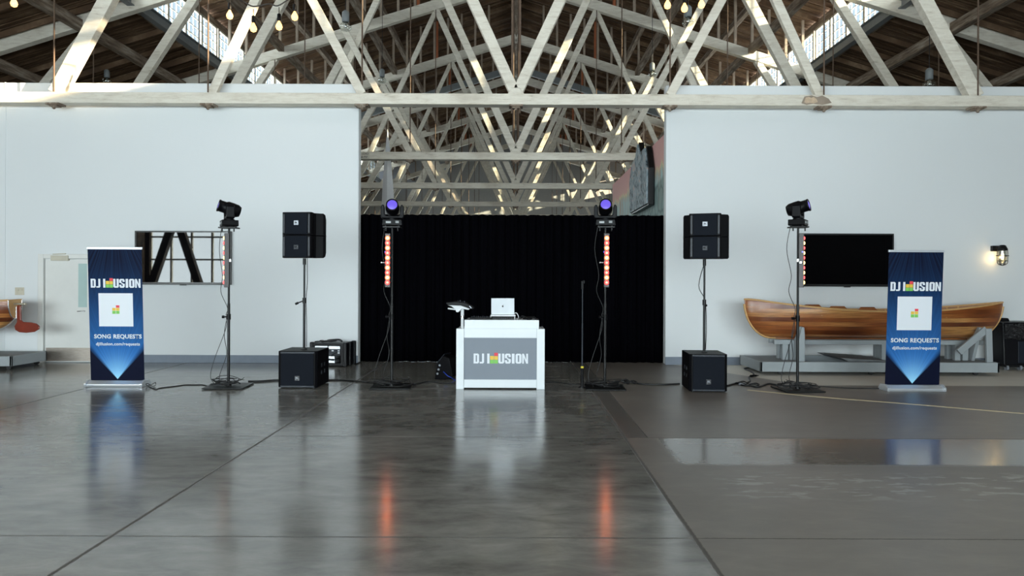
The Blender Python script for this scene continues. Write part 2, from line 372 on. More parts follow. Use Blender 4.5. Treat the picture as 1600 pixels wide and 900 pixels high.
# ------------------------------------------------------------------ the setting
WY = 14.5           # face of the white partition
HX = 18.0; FARY = 62.0
OL, OR_ = -3.09, 2.96
WTOP = 5.51
TY0, TS, NT = 14.2, 6.45, 8
PB = 2.95; CH = 5.115
def top_z(x): return 12.68 - .314 * abs(x)
struct('floor', MB().box(-HX - 1, HX + 1, REAR - 1, FARY + 1, -.3, 0), M['floor'])
wl = MB().box(-HX, OL, WY, WY + .22, 0, WTOP)
struct('wall_left', wl, M['wall'], bevel=.02)
struct('wall_right', MB().box(OR_, HX, WY, WY + .22, 0, WTOP), M['wall'], bevel=.02)
struct('wall_side_left', MB().box(-HX - .3, -HX, REAR, FARY, 0, top_z(HX) + .5), M['wall_dark'])
struct('wall_side_right', MB().box(HX, HX + .3, REAR, FARY, 0, top_z(HX) + .5), M['wall_dark'])
g = [(-HX, 5.4), (HX, 5.4), (HX, 7.4), (11, 11.4), (0, 14.6), (-11, 11.4), (-HX, 7.4)]
struct('wall_far', MB().prism(g, FARY, FARY + .3).box(-HX, -11, FARY, FARY + .3, 0, 5.4).box(11, HX, FARY, FARY + .3, 0, 5.4).box(-11, 11, FARY, FARY + .3, 4.6, 5.4).box(-11, 11, FARY, FARY + .3, 0, 1.0), M['wall_grey'])
mb = MB().prism([(-HX, 4.9), (HX, 4.9), (HX, 7.4), (11, 11.4), (0, 14.6), (-11, 11.4), (-HX, 7.4)], REAR - .3, REAR)
mb.box(11.0, HX, REAR - .3, REAR, 0, 4.9).box(-HX, 11.0, REAR - .3, REAR, 0, .45)
for k in range(5): mb.box(-18.0 + 7.2 * k, -17.8 + 7.2 * k, REAR - .3, REAR, .45, 4.9)
struct('wall_rear', mb, M['wall_dark'])
# glazing of the hall front behind the camera
wi = 1
for k in range(4):
    x0 = -17.8 + 7.2 * k; x1 = x0 + 7.0; mb = MB(); nn = 7
    for i in range(nn + 1):
        xx = x0 + (x1 - x0) * i / nn; mb.box(xx - .045, xx + .045, REAR - .22, REAR - .1, .45, 4.9)
    for zz in (.5, 1.4, 2.6, 3.7, 4.85): mb.box(x0, x1, REAR - .2, REAR - .12, zz - .04, zz + .04)
    f_ = struct('window_%d' % wi, mb, M['cream']); wi += 1
    MB().box(x0, x1, REAR - .17, REAR - .16, .45, 4.9).build('pane', M['glass'], f_)
# big dark timber braces and posts of the hall front (they show in the left screen)
mb = MB()
for x0 in (-16.9, -9.7, -2.5, 4.7):
    mb.beam((x0 - 1.0, REAR + .5, 0), (x0 + 1.2, REAR + .5, 6.5), .3, .34)
    mb.beam((x0 + 2.2, REAR + .5, 0), (x0 + .0, REAR + .5, 6.5), .3, .34)
struct('trim_1', mb, M['wall_dark'])

# roof: board deck over purlins, low aisles and a raised monitor with clerestories
MX, Z0 = 11.0, 9.68
mb = MB(); y = REAR; rnd = random.Random(3)
slopes = []
for s in (-1, 1):
    slopes.append(((s * MX, top_z(MX) + .30), (s * (HX + .3), top_z(HX + .3) + .30)))
    slopes.append(((0, 14.75), (s * (MX + .35), 14.75 - .314 * (MX + .35))))
while y < FARY:
    bw = .135 + rnd.random() * .05
    for (xa, za), (xb, zb) in slopes:
        dz = rnd.random() * .06
        mb.beam((xa, y + bw / 2, za + dz), (xb, y + bw / 2, zb + dz), bw, .03, (0, 1, 0))
    y += bw + .035
for (xa, za), (xb, zb) in slopes:     # roofing felt above the boards
    mb.beam((xa, (REAR + FARY) / 2, za + .12), (xb, (REAR + FARY) / 2, zb + .12), FARY - REAR, .04, (0, 1, 0))
ceil = struct('ceiling', mb, M['deck'])
# rafters under the boards
mb = MB(); y = REAR + .3
while y < FARY:
    for (xa, za), (xb, zb) in slopes:
        mb.beam((xa, y, za - .11), (xb, y, zb - .11), .05, .16, (0, 1, 0))
    y += 1.29
mb.build('rafters', M['deck'], ceil)
for x in (-15.0, -12.2, 12.2, 15.0):
    MB().beam((x, REAR, top_z(x) - .12), (x, FARY, top_z(x) - .12), .22, .28, (1, 0, 0)).build('purlin', M['purlin'], ceil)
for x in (-8.6, -5.5, 5.5, 8.6):
    MB().beam((x, REAR, top_z(x) + .15), (x, FARY, top_z(x) + .15), .2, .26, (1, 0, 0)).build('purlin', M['purlin'], ceil)
    MB().beam((x, REAR, 14.75 - .314 * abs(x) - .3), (x, FARY, 14.75 - .314 * abs(x) - .3), .18, .24, (1, 0, 0)).build('purlin', M['purlin'], ceil)
MB().beam((0, REAR, 14.4), (0, FARY, 14.4), .2, .3, (1, 0, 0)).build('ridge_beam', M['purlin'], ceil)
for s in (-1, 1):   # steel beam below each clerestory
    b = MB(); x = s * (MX - .25); z = 9.42
    b.box(x - .1, x + .1, REAR, FARY, z - .16, z - .13).box(x - .1, x + .1, REAR, FARY, z + .13, z + .16).box(x - .01, x + .01, REAR, FARY, z - .14, z + .14)
    b.build('steel_girder', M['steel_beam'], ceil)
# clerestory windows, one frame per bay
for s in (-1, 1):
    mb = MB().box(min(s * MX, s * (MX + .12)), max(s * MX, s * (MX + .12)), REAR, FARY, Z0 - .28, Z0)
    mb.box(min(s * MX, s * (MX + .12)), max(s * MX, s * (MX + .12)), REAR, FARY, Z0 + 1.22, Z0 + 1.5)
    struct('wall_clerestory_left' if s < 0 else 'wall_clerestory_right', mb, M['purlin'])
    for k in range(-1, 7):
        ya = TY0 + TS * k + .1; yb = ya + TS - .2; mb = MB(); xa, xb = sorted((s * (MX - .02), s * (MX + .06)))
        mb.box(xa, xb, ya, yb, Z0, Z0 + .07).box(xa, xb, ya, yb, Z0 + 1.15, Z0 + 1.22)
        for i in range(6):
            yy = ya + (yb - ya) * i / 5; mb.box(xa, xb, yy - .055, yy + .055, Z0, Z0 + 1.22)
        for i in range(20):
            if i % 4:
                yy = ya + (yb - ya) * i / 20; mb.box(xa + .02, xb - .02, yy - .011, yy + .011, Z0 + .05, Z0 + 1.18)
        for i in range(1, 4):
            zz = Z0 + 1.22 * i / 4; mb.box(xa + .02, xb - .02, ya, yb, zz - .011, zz + .011)
        f_ = struct('window_%d' % wi, mb, M['cream']); wi += 1
        xm = s * (MX + .02); MB().box(xm - .003, xm + .003, ya, yb, Z0 + .03, Z0 + 1.2).build('pane', M['glass'], f_)
# far end windows
mb = MB()
for i in range(12): mb.box(-11 + 2 * i - .06, -11 + 2 * i + .06, FARY - .05, FARY + .1, 1, 4.6)
for z in (1.03, 2.2, 3.4, 4.57): mb.box(-11, 11, FARY - .04, FARY + .08, z - .03, z + .03)
f_ = struct('window_%d' % wi, mb, M['cream'])
MB().box(-11, 11, FARY + .02, FARY + .03, 1, 4.6).build('pane', M['glass'], f_)

# baseboards
DL, DR = P(62, 500, WY).x, P(62, 500, WY).x + 1.17
struct('baseboard_left', MB().box(-HX, DL, WY - .025, WY, 0, .155).box(DR, OL, WY - .025, WY, 0, .155), M['baseboard'], bevel=.006)
struct('baseboard_right', MB().box(OR_, HX, WY - .025, WY, 0, .155), M['baseboard'], bevel=.006)
struct('trim_2', MB().box(P(8, 300, WY).x - .012, P(8, 300, WY).x + .012, WY - .012, WY, .155, WTOP), M['wall'])
# door in the left partition
DT = P(70, 397, WY).z
dr = struct('door_1', MB().box(DL + .13, DR - .13, WY - .035, WY - .005, .015, DT - .10), M['white_paint'], bevel=.004)
mb = MB().box(DL, DL + .11, WY - .07, WY, 0, DT).box(DR - .11, DR, WY - .07, WY, 0, DT).box(DL + .111, DR - .111, WY - .07, WY, DT - .09, DT)
mb.build('door_frame', M['white_paint'], dr, bevel=.008)
cx = P(97, 403, WY)
MB().box(cx.x - .17, cx.x + .17, WY - .10, WY - .035, cx.z - .055, cx.z + .045).beam((cx.x - .14, WY - .075, cx.z + .07), (cx.x + .12, WY - .075, cx.z + .08), .03, .02).build('door_closer', M['beige_plastic'], dr, bevel=.01)
a, b = P(124.5, 412, WY), P(137.5, 480, WY)
MB().box(a.x, b.x, WY - .042, WY - .034, b.z, a.z).build('vision_panel', M['slit'], dr)
a, b = P(84, 543, WY), P(148, 562, WY)
MB().box(DL + .15, DR - .15, WY - .040, WY - .034, .03, a.z).build('kick_plate', M['kick'], dr)
h_ = P(134, 486, WY)
MB().cyl((h_.x, WY - .036, h_.z), (h_.x, WY - .09, h_.z), .016).tube([(h_.x, WY - .085, h_.z), (h_.x - .06, WY - .088, h_.z), (h_.x - .12, WY - .085, h_.z - .003)], .009).build('door_handle', M['chrome'], dr)
p = P(31, 455, WY)
o = MB().box(p.x - .09, p.x + .09, WY - .012, WY, p.z - .075, p.z + .075).box(p.x - .05, p.x - .01, WY - .022, WY, p.z + .005, p.z + .045).box(p.x + .02, p.x + .06, WY - .022, WY, p.z + .005, p.z + .045).build('light_switch', M['beige_plastic'], bevel=.004)
tag(o, 'small beige switch plate on the white wall above the rudder', 'light switch')

# ------------------------------------------------------------------ roof trusses
def make_truss():
    t = thing('roof_truss', '', 'roof truss', (0, TY0, 0))
    T = M['timber']; Wt = .27
    b = MB()
    for s in (-1, 1): b.box(min(0, s * 17.9), max(0, s * 17.9), -Wt / 2, Wt / 2, CH - .105, CH + .105)
    MB().box(-17.9, 17.9, -Wt / 2, Wt / 2, CH - .105, CH + .105).build('bottom_chord', T, t, bevel=.012)
    MB().prism([(-.16, CH + .1), (.16, CH + .1), (.07, CH + .22), (-.07, CH + .22)], -.135, .135).build('joint_block', T, t, bevel=.01)
    for s in (-1, 1):
        MB().beam((0, 0, top_z(0)), (s * 17.95, 0, top_z(17.95)), .24, .36).build('top_chord', T, t, bevel=.012)
        def web(a, bb, wd, dp, sh=0):
            MB().beam((s * a * PB, sh, CH + .09), (s * bb * PB, sh, top_z(bb * PB) - .14), dp, wd).build('web_brace', T, t, bevel=.01)
        web(0, 1, .20, .20)
        web(1, 2, .17, .12, -.07); web(2, 1, .17, .12, .07)
        web(3, 2, .27, .2); web(4, 3, .23, .2); web(5, 4, .22, .18); web(6, 5, .2, .18)
        for k in range(0, 6):
            if k == 0:
                rod = MB().cyl((s * .075, -.03, CH - .25), (s * .075, -.03, top_z(0)), .02, n=8)
            else:
                rod = MB().cyl((s * k * PB, -.10, CH - .22), (s * k * PB, -.10, top_z(k * PB)), .016, n=8)
            ro = rod.build('tie_rod', M['rust'], t)
            if k == 0 and s > 0: continue
            xx = s * k * PB if k else 0
            MB().cbox((xx, -.05, CH - .125), (.26, .24, .035)).cbox((xx, -.06, CH - .155), (.15, .15, .03)).cyl((xx, -.10, CH - .165), (xx, -.10, CH - .21), .03, n=6).build('washer_plate', M['purlin'], ro)
        # cripple studs from the top chord up to the monitor roof
        mb = MB(); x = 1.2
        while x < 10.8:
            mb.box(min(s * x, s * (x + .09)), max(s * x, s * (x + .09)), -.05, .05, top_z(x) + .15, 14.75 - .314 * x - .2); x += .62
        mb.build('stud_row', M['stud'], t)
        MB().box(s * 3.6 - .05, s * 3.6 + .05, -.08, .08, top_z(3.6) + .15, 14.75 - .314 * 3.6 - .2).build('stud', M['orange_wood'], t)
    return t
truss = make_truss()
lab = ['whitewashed timber roof truss whose heavy bottom beam crosses in front of both white walls',
       'whitewashed roof truss carrying the yellowed load sign, second in the row from the white walls',
       'whitewashed roof truss third in the row, bottom beam second of those in the opening',
       'whitewashed roof truss fourth in the row, bottom beam just above the black curtain',
       'whitewashed roof truss fifth in the row, bottom beam level with the curtain top',
       'whitewashed roof truss sixth in the row, deep in the rear hall',
       'whitewashed roof truss seventh in the row, deep in the rear hall',
       'whitewashed roof truss eighth and last in the row, beside the end wall']
trs = [truss]
for k in range(1, NT):
    c = copy_tree(truss); trs.append(c)
for k, c in enumerate(trs):
    c.location = (0, TY0 + TS * k, 0); tag(c, lab[k], 'roof truss', 'whitewashed roof trusses in one row')
# flaked paint on the front beam where one strut meets it
pw = [(-.28, -.06), (-.22, .07), (-.08, .09), (.02, .06), (.12, .09), (.24, .03), (.30, -.05), (.12, -.09), (-.05, -.07), (-.18, -.09)]
q = P(1275, 155, TY0 - .137)
MB().prism([(q.x + a, CH + b) for a, b in pw], -.138, -.134).build('bare_wood_patch', M['stud'], truss)
MB().prism([(q.x - .1 + a * .45, CH + b * .7) for a, b in pw], -.141, -.137).build('paint_flake', plain('flaking_tan_paint', (.62, .47, .33), .8, var=.3, scale=20), truss)
# steel beam lying along the rafters of the middle bay
for s, nm in ((-1, 'grey steel beam under the roof slope, on the clerestory side with the row of bare bulbs'), (1, 'grey steel beam under the roof slope, on the mural side')):
    y = 36.5
    o = MB().beam((s * .8, y, top_z(.8) - .5), (s * 12, y, top_z(12) - .5), .2, .3).build('steel_beam', M['steel_beam'])
    tag(o, nm, 'beam')

# load sign on second truss
def text_mesh(s, bold=0.0, font=None):
    cu = bpy.data.curves.new('t', 'FONT'); cu.body = s; cu.size = 1; cu.space_character = 1 + bold * 1.6; cu.offset = bold; cu.resolution_u = 4; cu.extrude = .0
    ob = bpy.data.objects.new('t', cu); C.objects.link(ob); bpy.context.view_layer.update()
    me = bpy.data.meshes.new_from_object(ob.evaluated_get(bpy.context.evaluated_depsgraph_get()))
    bpy.data.objects.remove(ob); return me
def lettering(s, x0, x1, z0, z1, y, mat, parent, bold=.03, name='lettering', depth=.0015):
    """text squeezed into the box x0..x1, z0..z1, facing -y"""
    me = text_mesh(s, bold); xs = [v.co.x for v in me.vertices]; ys = [v.co.y for v in me.vertices]
    ax, bx, ay, by = min(xs), max(xs), min(ys), max(ys)
    for v in me.vertices:
        v.co = Vector((x0 + (v.co.x - ax) / (bx - ax) * (x1 - x0), y, z0 + (v.co.y - ay) / (by - ay) * (z1 - z0)))
    me.materials.clear(); me.materials.append(mat)
    o = bpy.data.objects.new(name, me); C.objects.link(o); o.parent = parent
    so_ = o.modifiers.new('thick', 'SOLIDIFY'); so_.thickness = depth; so_.offset = 0
    return o
y2 = TY0 + TS - .135
p = P(568, 243, y2)
sg = thing('load_sign', 'small yellowed load limit sign nailed to the second roof beam by the white wall', 'sign', (p.x, y2, p.z))
MB().box(-.16, .17, -.02, 0, -.10, .10).build('sign_board', M['cream'], sg)
lettering('LL LOAD', -.12, .14, .02, .075, -.0215, M['ink_black'], sg, .0)
lettering('50 PSF', -.08, .12, -.07, -.015, -.0215, M['ink_black'], sg, .0)

# ------------------------------------------------------------------ curtain
CY = 14.86
mb = MB(); rows = []; nx = 420; rnd = random.Random(11)
xa, xb, ct = P(559, 500, CY).x, P(1038, 500, CY).x, P(800, 336, CY).z
ph = [rnd.random() * 6 for _ in range(6)]
for j in range(9):
    v = j / 8; z = .001 + (ct - .001) * v; row = []
    for i in range(nx + 1):
        u = i / nx; x = xa + (xb - xa) * u
        a = .5 + .5 * math.sin(u * 9 + ph[0])
        f_ = math.sin(x * 34 + 1.8 * math.sin(x * 3.1 + ph[1]) + .3 * v) * .035 + math.sin(x * 13 + ph[2] + v * .5) * .03 * (1 - .5 * v) + math.sin(x * 71 + ph[3]) * .008 * (1 + v)
        row.append(Vector((x, CY + f_, z + (.004 * math.sin(x * 45) + .004 * math.sin(x * 17 + 1) if j == 8 else 0))))
    rows.append(row)
mb.grid(rows, True, True)
cu = thing('drape_curtain', 'tall black pleated curtain closing the opening between the white walls', 'curtain', (0, 0, 0))
o = mb.build('curtain_cloth', M['velvet'], cu); s_ = o.modifiers.new('thick', 'SOLIDIFY'); s_.thickness = .012
MB().cyl((xa, CY + .12, ct - .06), (xb, CY + .12, ct - .06), .022).build('curtain_rail', M['black_steel'], cu)

# ------------------------------------------------------------------ mural partition, carved board, white hull behind the curtain
ml = MB().box(3.02, 3.14, WY + .24, 22.9, 0, 4.63).build('mural_partition', M['mural'])
tag(ml, 'painted partition with pink sky, yellow ridge and teal foothills behind the curtain', 'mural')
pts = [(15.95, 3.3), (18.35, 3.3), (18.45, 4.1), (18.1, 4.55), (17.5, 4.62), (17.25, 4.9), (16.95, 4.62), (16.2, 4.62), (15.9, 4.1)]
cb = thing('carved_board', 'dark edged blue-grey carved board hung on the pink mural', 'carving', (2.9, 0, 0))
MB().prism(pts, -.02, .10, 'x').build('backing_board', M['black_steel'], cb, bevel=.01)
c0 = Vector((17.15, 4.0)); ip = [tuple(c0 + (Vector(q) - c0) * .95) for q in pts]
MB().prism(ip, -.06, -.02, 'x').build('relief_panel', M['relief'], cb, bevel=.01)
# upright pointed white hull
hp = P(608, 330, 23.8); hx = hp.x
zt = P(606, 203, 23.8).z
mb = MB(); rows = []
for i in range(15):
    v = i / 14; z = zt * v + .02; wd = .29 * (1 - v ** 2.6) + .004; dp = .5 * (1 - v ** 2.2) + .004
    xo = hx - .06 * v
    rows.append([Vector((xo - wd, 23.8, z)), Vector((xo - wd * .35, 23.8 - dp * .55, z)), Vector((xo + .05 * wd, 23.8 - dp * .75, z)), Vector((xo + .5 * wd, 23.8 - dp * .4, z)), Vector((xo + wd, 23.8, z)), Vector((xo, 23.8 + .05, z)), Vector((xo - wd, 23.8, z))])
mb.grid(rows, False); mb.add(rows[0][:6], [(0, 1, 2, 3, 4, 5)])
tag(mb.build('boat_bow', M['sail']), 'tall narrow white pointed bow standing upright behind the curtain', 'boat bow')

# ------------------------------------------------------------------ wall screens
def television(label, x0, x1, zt_, zb_):
    t = thing('television', label, 'television', ((x0 + x1) / 2, WY, 0)); w2 = (x1 - x0) / 2
    MB().box(-w2, w2, -.09, -.03, zb_, zt_).build('casing', M['bezel'], t, bevel=.006)
    MB().box(-w2 + .035, w2 - .035, -.0925, -.088, zb_ + .045, zt_ - .03).build('screen', M['screen'], t)
    MB().box(-.25, .25, -.03, 0, (zt_ + zb_) / 2 - .2, (zt_ + zb_) / 2 + .2).build('wall_bracket', M['black_steel'], t)
    MB().box(-.06, .06, -.08, -.05, zb_ - .015, zb_ + .005).build('sensor_foot', M['bezel'], t)
a, b = P(214, 361, WY), P(363, 445, WY)
television('wall television reflecting tall windows and dark braces, behind the blue banner by the door', a.x, b.x, a.z, b.z)
a, b = P(1250, 365, WY), P(1393, 448, WY)
television('plain black wall television above the wooden boat', a.x, b.x, a.z, b.z)

# ------------------------------------------------------------------ logo (letters plus level-meter bars)
def block(word, x0, x1, z0, z1, y, mat, parent):
    """heavy condensed capitals"""
    tot = sum({'I': .36, 'J': .5}.get(k, .62) for k in word) + .07 * (len(word) - 1); u = (x1 - x0) / tot; H = z1 - z0; x = 0; mb = MB()
    def q(pts): mb.prism([(x0 + (x + a * 1) * u, z0 + b * H) for a, b in pts], y - .001, y + .001)
    for k in word:
        w_ = {'I': .36, 'J': .5}.get(k, .62); v, h, c_ = .24, .17, .12
        if k == 'I': q([(.04, 0), (w_ - .04, 0), (w_ - .04, 1), (.04, 1)])
        if k in 'DOU':
            t1 = 1 if k in 'U' else 1 - h
            q([(0, c_ if k != 'D' else 0.0), (c_ if k != 'D' else 0.0, 0), (v, 0), (v, 1), (c_ if k == 'O' else 0, 1), (0, 1 - (c_ if k == 'O' else 0))])
            q([(w_ - v, 0), (w_ - c_, 0), (w_, c_), (w_, 1 - (c_ if k != 'U' else 0)), (w_ - (c_ if k != 'U' else 0), 1), (w_ - v, 1)])
            q([(v, 0), (w_ - v, 0), (w_ - v, h), (v, h)])
            if k != 'U': q([(v, 1 - h), (w_ - v, 1 - h), (w_ - v, 1), (v, 1)])
        if k == 'J':
            q([(w_ - v, 0), (w_ - c_, 0), (w_, c_), (w_, 1), (w_ - v, 1)]); q([(0, 0), (w_ - v, 0), (w_ - v, h), (0, h)])
        if k == 'S':
            q([(c_, 1), (0, 1 - c_), (0, .56), (v, .50), (v, 1)]); q([(v, 1 - h), (w_ - c_, 1 - h), (w_, 1 - c_), (w_ - c_, 1), (v, 1)]); q([(w_ - v, .66), (w_, .66), (w_, 1 - h), (w_ - v, 1 - h)])
            q([(w_ - c_, 0), (w_, c_), (w_, .44), (w_ - v, .50), (w_ - v, 0)]); q([(w_ - v, h), (c_, h), (0, c_), (c_, 0), (w_ - v, 0)]); q([(v, .34), (0, .34), (0, h), (v, h)])
            q([(v, .50), (v, .62), (w_ - v, .50), (w_ - v, .38)]); q([(v, .50), (w_ - v, .38), (w_ - v, .36), (v, .44)])
        if k == 'N':
            q([(0, 0), (.19, 0), (.19, 1), (0, 1)]); q([(w_ - .19, 0), (w_, 0), (w_, 1), (w_ - .19, 1)]); q([(.19, 1), (.19, .62), (w_ - .19, 0), (w_ - .19, .38)])
        x += w_ + .07
    mb.build('lettering', mat, parent)
def logo(x0, x1, z0, z1, y, parent):
    W_ = x1 - x0; H = z1 - z0
    block('DJ', x0, x0 + .193 * W_, z0, z1, y, M['ink_white'], parent)
    block('I', x0 + .244 * W_, x0 + .298 * W_, z0, z1, y, M['ink_white'], parent)
    block('USION', x0 + .455 * W_, x1, z0, z1, y, M['ink_white'], parent)
    def cell(xa_, xb_, za_, zb_, m):
        MB().box(x0 + xa_ * W_, x0 + xb_ * W_, y - .001, y + .001, z0 + za_ * H, z0 + zb_ * H).build('meter_bar', m, parent)
    cell(.304, .372, 0, .36, M['ink_green']); cell(.304, .372, .38, .76, M['ink_yellow'])
    cell(.378, .446, 0, .36, M['ink_green']); cell(.378, .446, .38, .74, M['ink_yellow']); cell(.378, .446, .76, 1.08, M['ink_red'])

# ------------------------------------------------------------------ roll-up banners
def banner(label, px, py):
    p = floor_at(px, py)
    t = thing('rollup_banner', label, 'banner', p)
    mb = MB().prism([(-.12, 0), (.12, 0), (.13, .03), (.08, .085), (-.06, .09), (-.13, .04)], -.42, .42, 'x')
    bs = mb.build('base_cassette', M['silver'], t, bevel=.008)
    for s in (-1, 1): MB().prism([(-.14, 0), (.14, 0), (.15, .03), (.09, .095), (-.07, .10), (-.15, .05)], s * .425 - .02, s * .425 + .02, 'x').build('end_cap', M['silver'], bs, bevel=.008)
    tilt = R(3.0)
    sh = MB().box(-.412, .412, -.002, .002, 0, 2.02).build('printed_sheet', M['banner'], t, loc=(0, .0, .085), rot=(tilt, 0, 0))
    MB().box(-.42, .42, -.012, .014, 2.015, 2.05).build('top_rail', M['silver'], sh, bevel=.004)
    MB().cyl((0, .12, .05), (0, -.06, 2.1), .012).build('support_pole', M['silver'], t)
    logo(-.375, .385, 1.43, 1.565, -.004, sh)
    MB().box(-.262, .262, -.0042, -.0035, .835, 1.345).build('white_card', M['ink_white'], sh)
    def cell(x0, x1, z0, z1, m): MB().box(x0, x1, -.006, -.0045, z0, z1).build('meter_bar', m, sh)
    cell(-.055, -.003, 1.03, 1.075, M['ink_green']); cell(-.055, -.003, 1.078, 1.12, M['ink_yellow'])
    cell(.003, .055, 1.03, 1.075, M['ink_green']); cell(.003, .055, 1.078, 1.12, M['ink_yellow']); cell(.003, .055, 1.123, 1.16, M['ink_red'])
    lettering('SONG REQUESTS', -.345, .385, .635, .715, -.004, M['ink_white'], sh, .04)
    lettering('djillusion.com/requests', -.32, .355, .525, .59, -.004, M['ink_white'], sh, .028)
    return t
banner('blue roll-up banner standing in front of the white door', 184, 603)
banner('blue roll-up banner standing in front of the wooden boat', 1425, 610)

# ------------------------------------------------------------------ speakers
def subwoofer(label, px, py, wd, rz):
    p = floor_at(px, py); p.y += 0
    t = thing('subwoofer', label, 'subwoofer', p, (0, 0, rz), 'floor subwoofers'); D, H = .66, .565; h = wd / 2
    MB().prism([(-h, .035), (-h + .035, 0), (h - .035, 0), (h, .035), (h, D), (-h, D)], .012, H, 'z').build('cabinet', M['cabinet'], t, bevel=.008)
    MB().box(-h + .05, h - .05, -.012, .004, .04, H - .035).build('grille', M['grille'], t, bevel=.006)
    for za, zb in ((H - .035, H - .012), (.018, .042)): MB().box(-h + .045, h - .045, -.010, .006, za, zb).build('grille_rim', M['rim'], t)
    bd = MB().box(-.035, .035, -.018, -.011, .12, .19).build('badge', M['badge_dark'], t)
    lettering('JBL', -.026, .026, .135, .175, -.020, M['badge'], bd, .03)
    for s in (-1, 1):
        hm = MB()
        for yy in (.25, .42):
            for zz in (.22, .33): hm.box(s * h - .004, s * h + .004, yy - .03, yy + .03, zz - .03, zz + .03)
        hm.build('side_handle', M['rim'], t, bevel=.004)
    for sx_ in (-1, 1):
        for yy in (.06, D - .06): MB().cyl((sx_ * (h - .06), yy, 0), (sx_ * (h - .06), yy, .013), .022, n=12).build('rubber_foot', M['rubber'], t)
    MB().cyl((0, .33, H), (0, .33, H + .012), .05).build('pole_socket', M['black_steel'], t)
    return t, p
def array_box(t, flip, H=.345):
    """one wedge cabinet; narrow waist, flared back; local origin at the joint line of the stack"""
    s = -1 if flip else 1
    plan = [(-.215, 0), (.215, 0), (.235, .03), (.225, .12), (.20, .17), (.225, .22), (.325, .27), (.34, .31), (.31, .43), (-.31, .43), (-.34, .31), (-.325, .27), (-.225, .22), (-.20, .17), (-.225, .12), (-.235, .03)]
    def ztop(y): return H - (max(0, y - .27) / .16) * .085
    n_ = len(plan)
    vs = [Vector((x, y, s * .003)) for x, y in plan] + [Vector((x, y, s * ztop(y))) for x, y in plan]
    fs = [tuple(range(n_)), tuple(range(n_, 2 * n_))] + [(k, (k + 1) % n_, n_ + (k + 1) % n_, n_ + k) for k in range(n_)]
    if not flip: fs = [f[::-1] for f in fs]
    mb = MB(); mb.add(vs, fs)
    o = mb.build('cabinet', M['cabinet'], t, bevel=.006)
    z0, z1 = sorted((s * .012, s * (H - .012)))
    MB().box(-.175, .175, -.014, .0, z0, z1).build('grille', M['grille'], o, bevel=.012)
    for xa_ in (-.212, .185): MB().box(xa_, xa_ + .027, -.006, 0, z0 + .02, z1 - .02).build('grille_rim', M['rim'], o)
    zc = s * H * .53
    bd = MB().box(-.036, .036, -.019, -.013, zc - .034, zc + .034).build('badge', M['badge'] if not flip else M['rim'], o, bevel=.003)
    lettering('JBL', -.024, .024, zc - .018, zc + .016, -.0205, M['badge_dark'], bd, .03)
def speaker_stack(label_s, label_p, px_sub, py_sub, wd, rz_sub, ppx, top_y, bot_y, rz):
    t, p = subwoofer(label_s, px_sub, py_sub, wd, rz_sub)
    pole = t.matrix_basis @ Vector((0, .33, 0)); d = pole.y
    zt_, zb_ = P(ppx, top_y, d).z, P(ppx, bot_y, d).z; zj = (zt_ + zb_) / 2; H = (zt_ - zb_) / 2
    pt = thing('speaker_pole', label_p[0], 'speaker pole', (pole.x, pole.y, .58), group='poles between subwoofers and speakers')
    L1 = zb_ - .58
    MB().cyl((0, 0, -.002), (0, 0, L1 * .52), .019).build('lower_tube', M['black_steel'], pt)
    MB().cyl((0, 0, L1 * .45), (0, 0, L1 - .002), .0145).build('upper_tube', M['black_steel'], pt)
    MB().cyl((0, 0, L1 * .50), (0, 0, L1 * .56), .028).build('collar', M['black_steel'], pt)
    MB().cyl((0, 0, L1 * .53), (-.10 if ppx < 800 else .02, -.03, L1 * .50), .009).cyl((-.085 if ppx < 800 else .02, -.025, L1 * .505), (-.13 if ppx < 800 else .02, -.035, L1 * .49), .018).build('clamp_knob', M['black_plastic'], pt)
    MB().cyl((0, 0, L1 - .1), (0, 0, L1 - .002), .025).build('top_adapter', M['black_steel'], pt)
    st = thing('line_array_speaker', label_p[1], 'speaker', (pole.x - .055, pole.y - .24, zj), (0, 0, rz), 'stacked speakers on poles')
    a_ = array_box(st, False, H); array_box(st, True, H)
    cb_ = MB().tube([(pole.x + .03, pole.y + .05, zb_), (pole.x + (-.08 if ppx > 800 else .04), pole.y + .02, zb_ - .4), (pole.x + .02, pole.y + .03, 1.35), (pole.x + .035, pole.y + .01, .95), (pole.x + .03, pole.y + .03, .60)], .006).build('signal_cable', M['cable'])
    tag(cb_, label_p[2], 'cable')
speaker_stack('black subwoofer in front of the open equipment rack', ('black pole rising from the subwoofer by the equipment rack', 'pair of black wedge speakers stacked on the pole between television and curtain', 'thin black cable hanging down the pole near the equipment rack'),
              464.5, 607, .60, R(-1), 474, 333.5, 403.5, R(-6))
speaker_stack('black subwoofer between the curtain and the boat trolley', ('black pole rising from the subwoofer on the boat side of the booth', 'pair of black wedge speakers stacked on the pole between curtain and wooden boat', 'thin black cable hanging down the pole near the wooden boat'),
              1107, 613, .56, R(-3), 1098, 335.5, 405, R(-17))

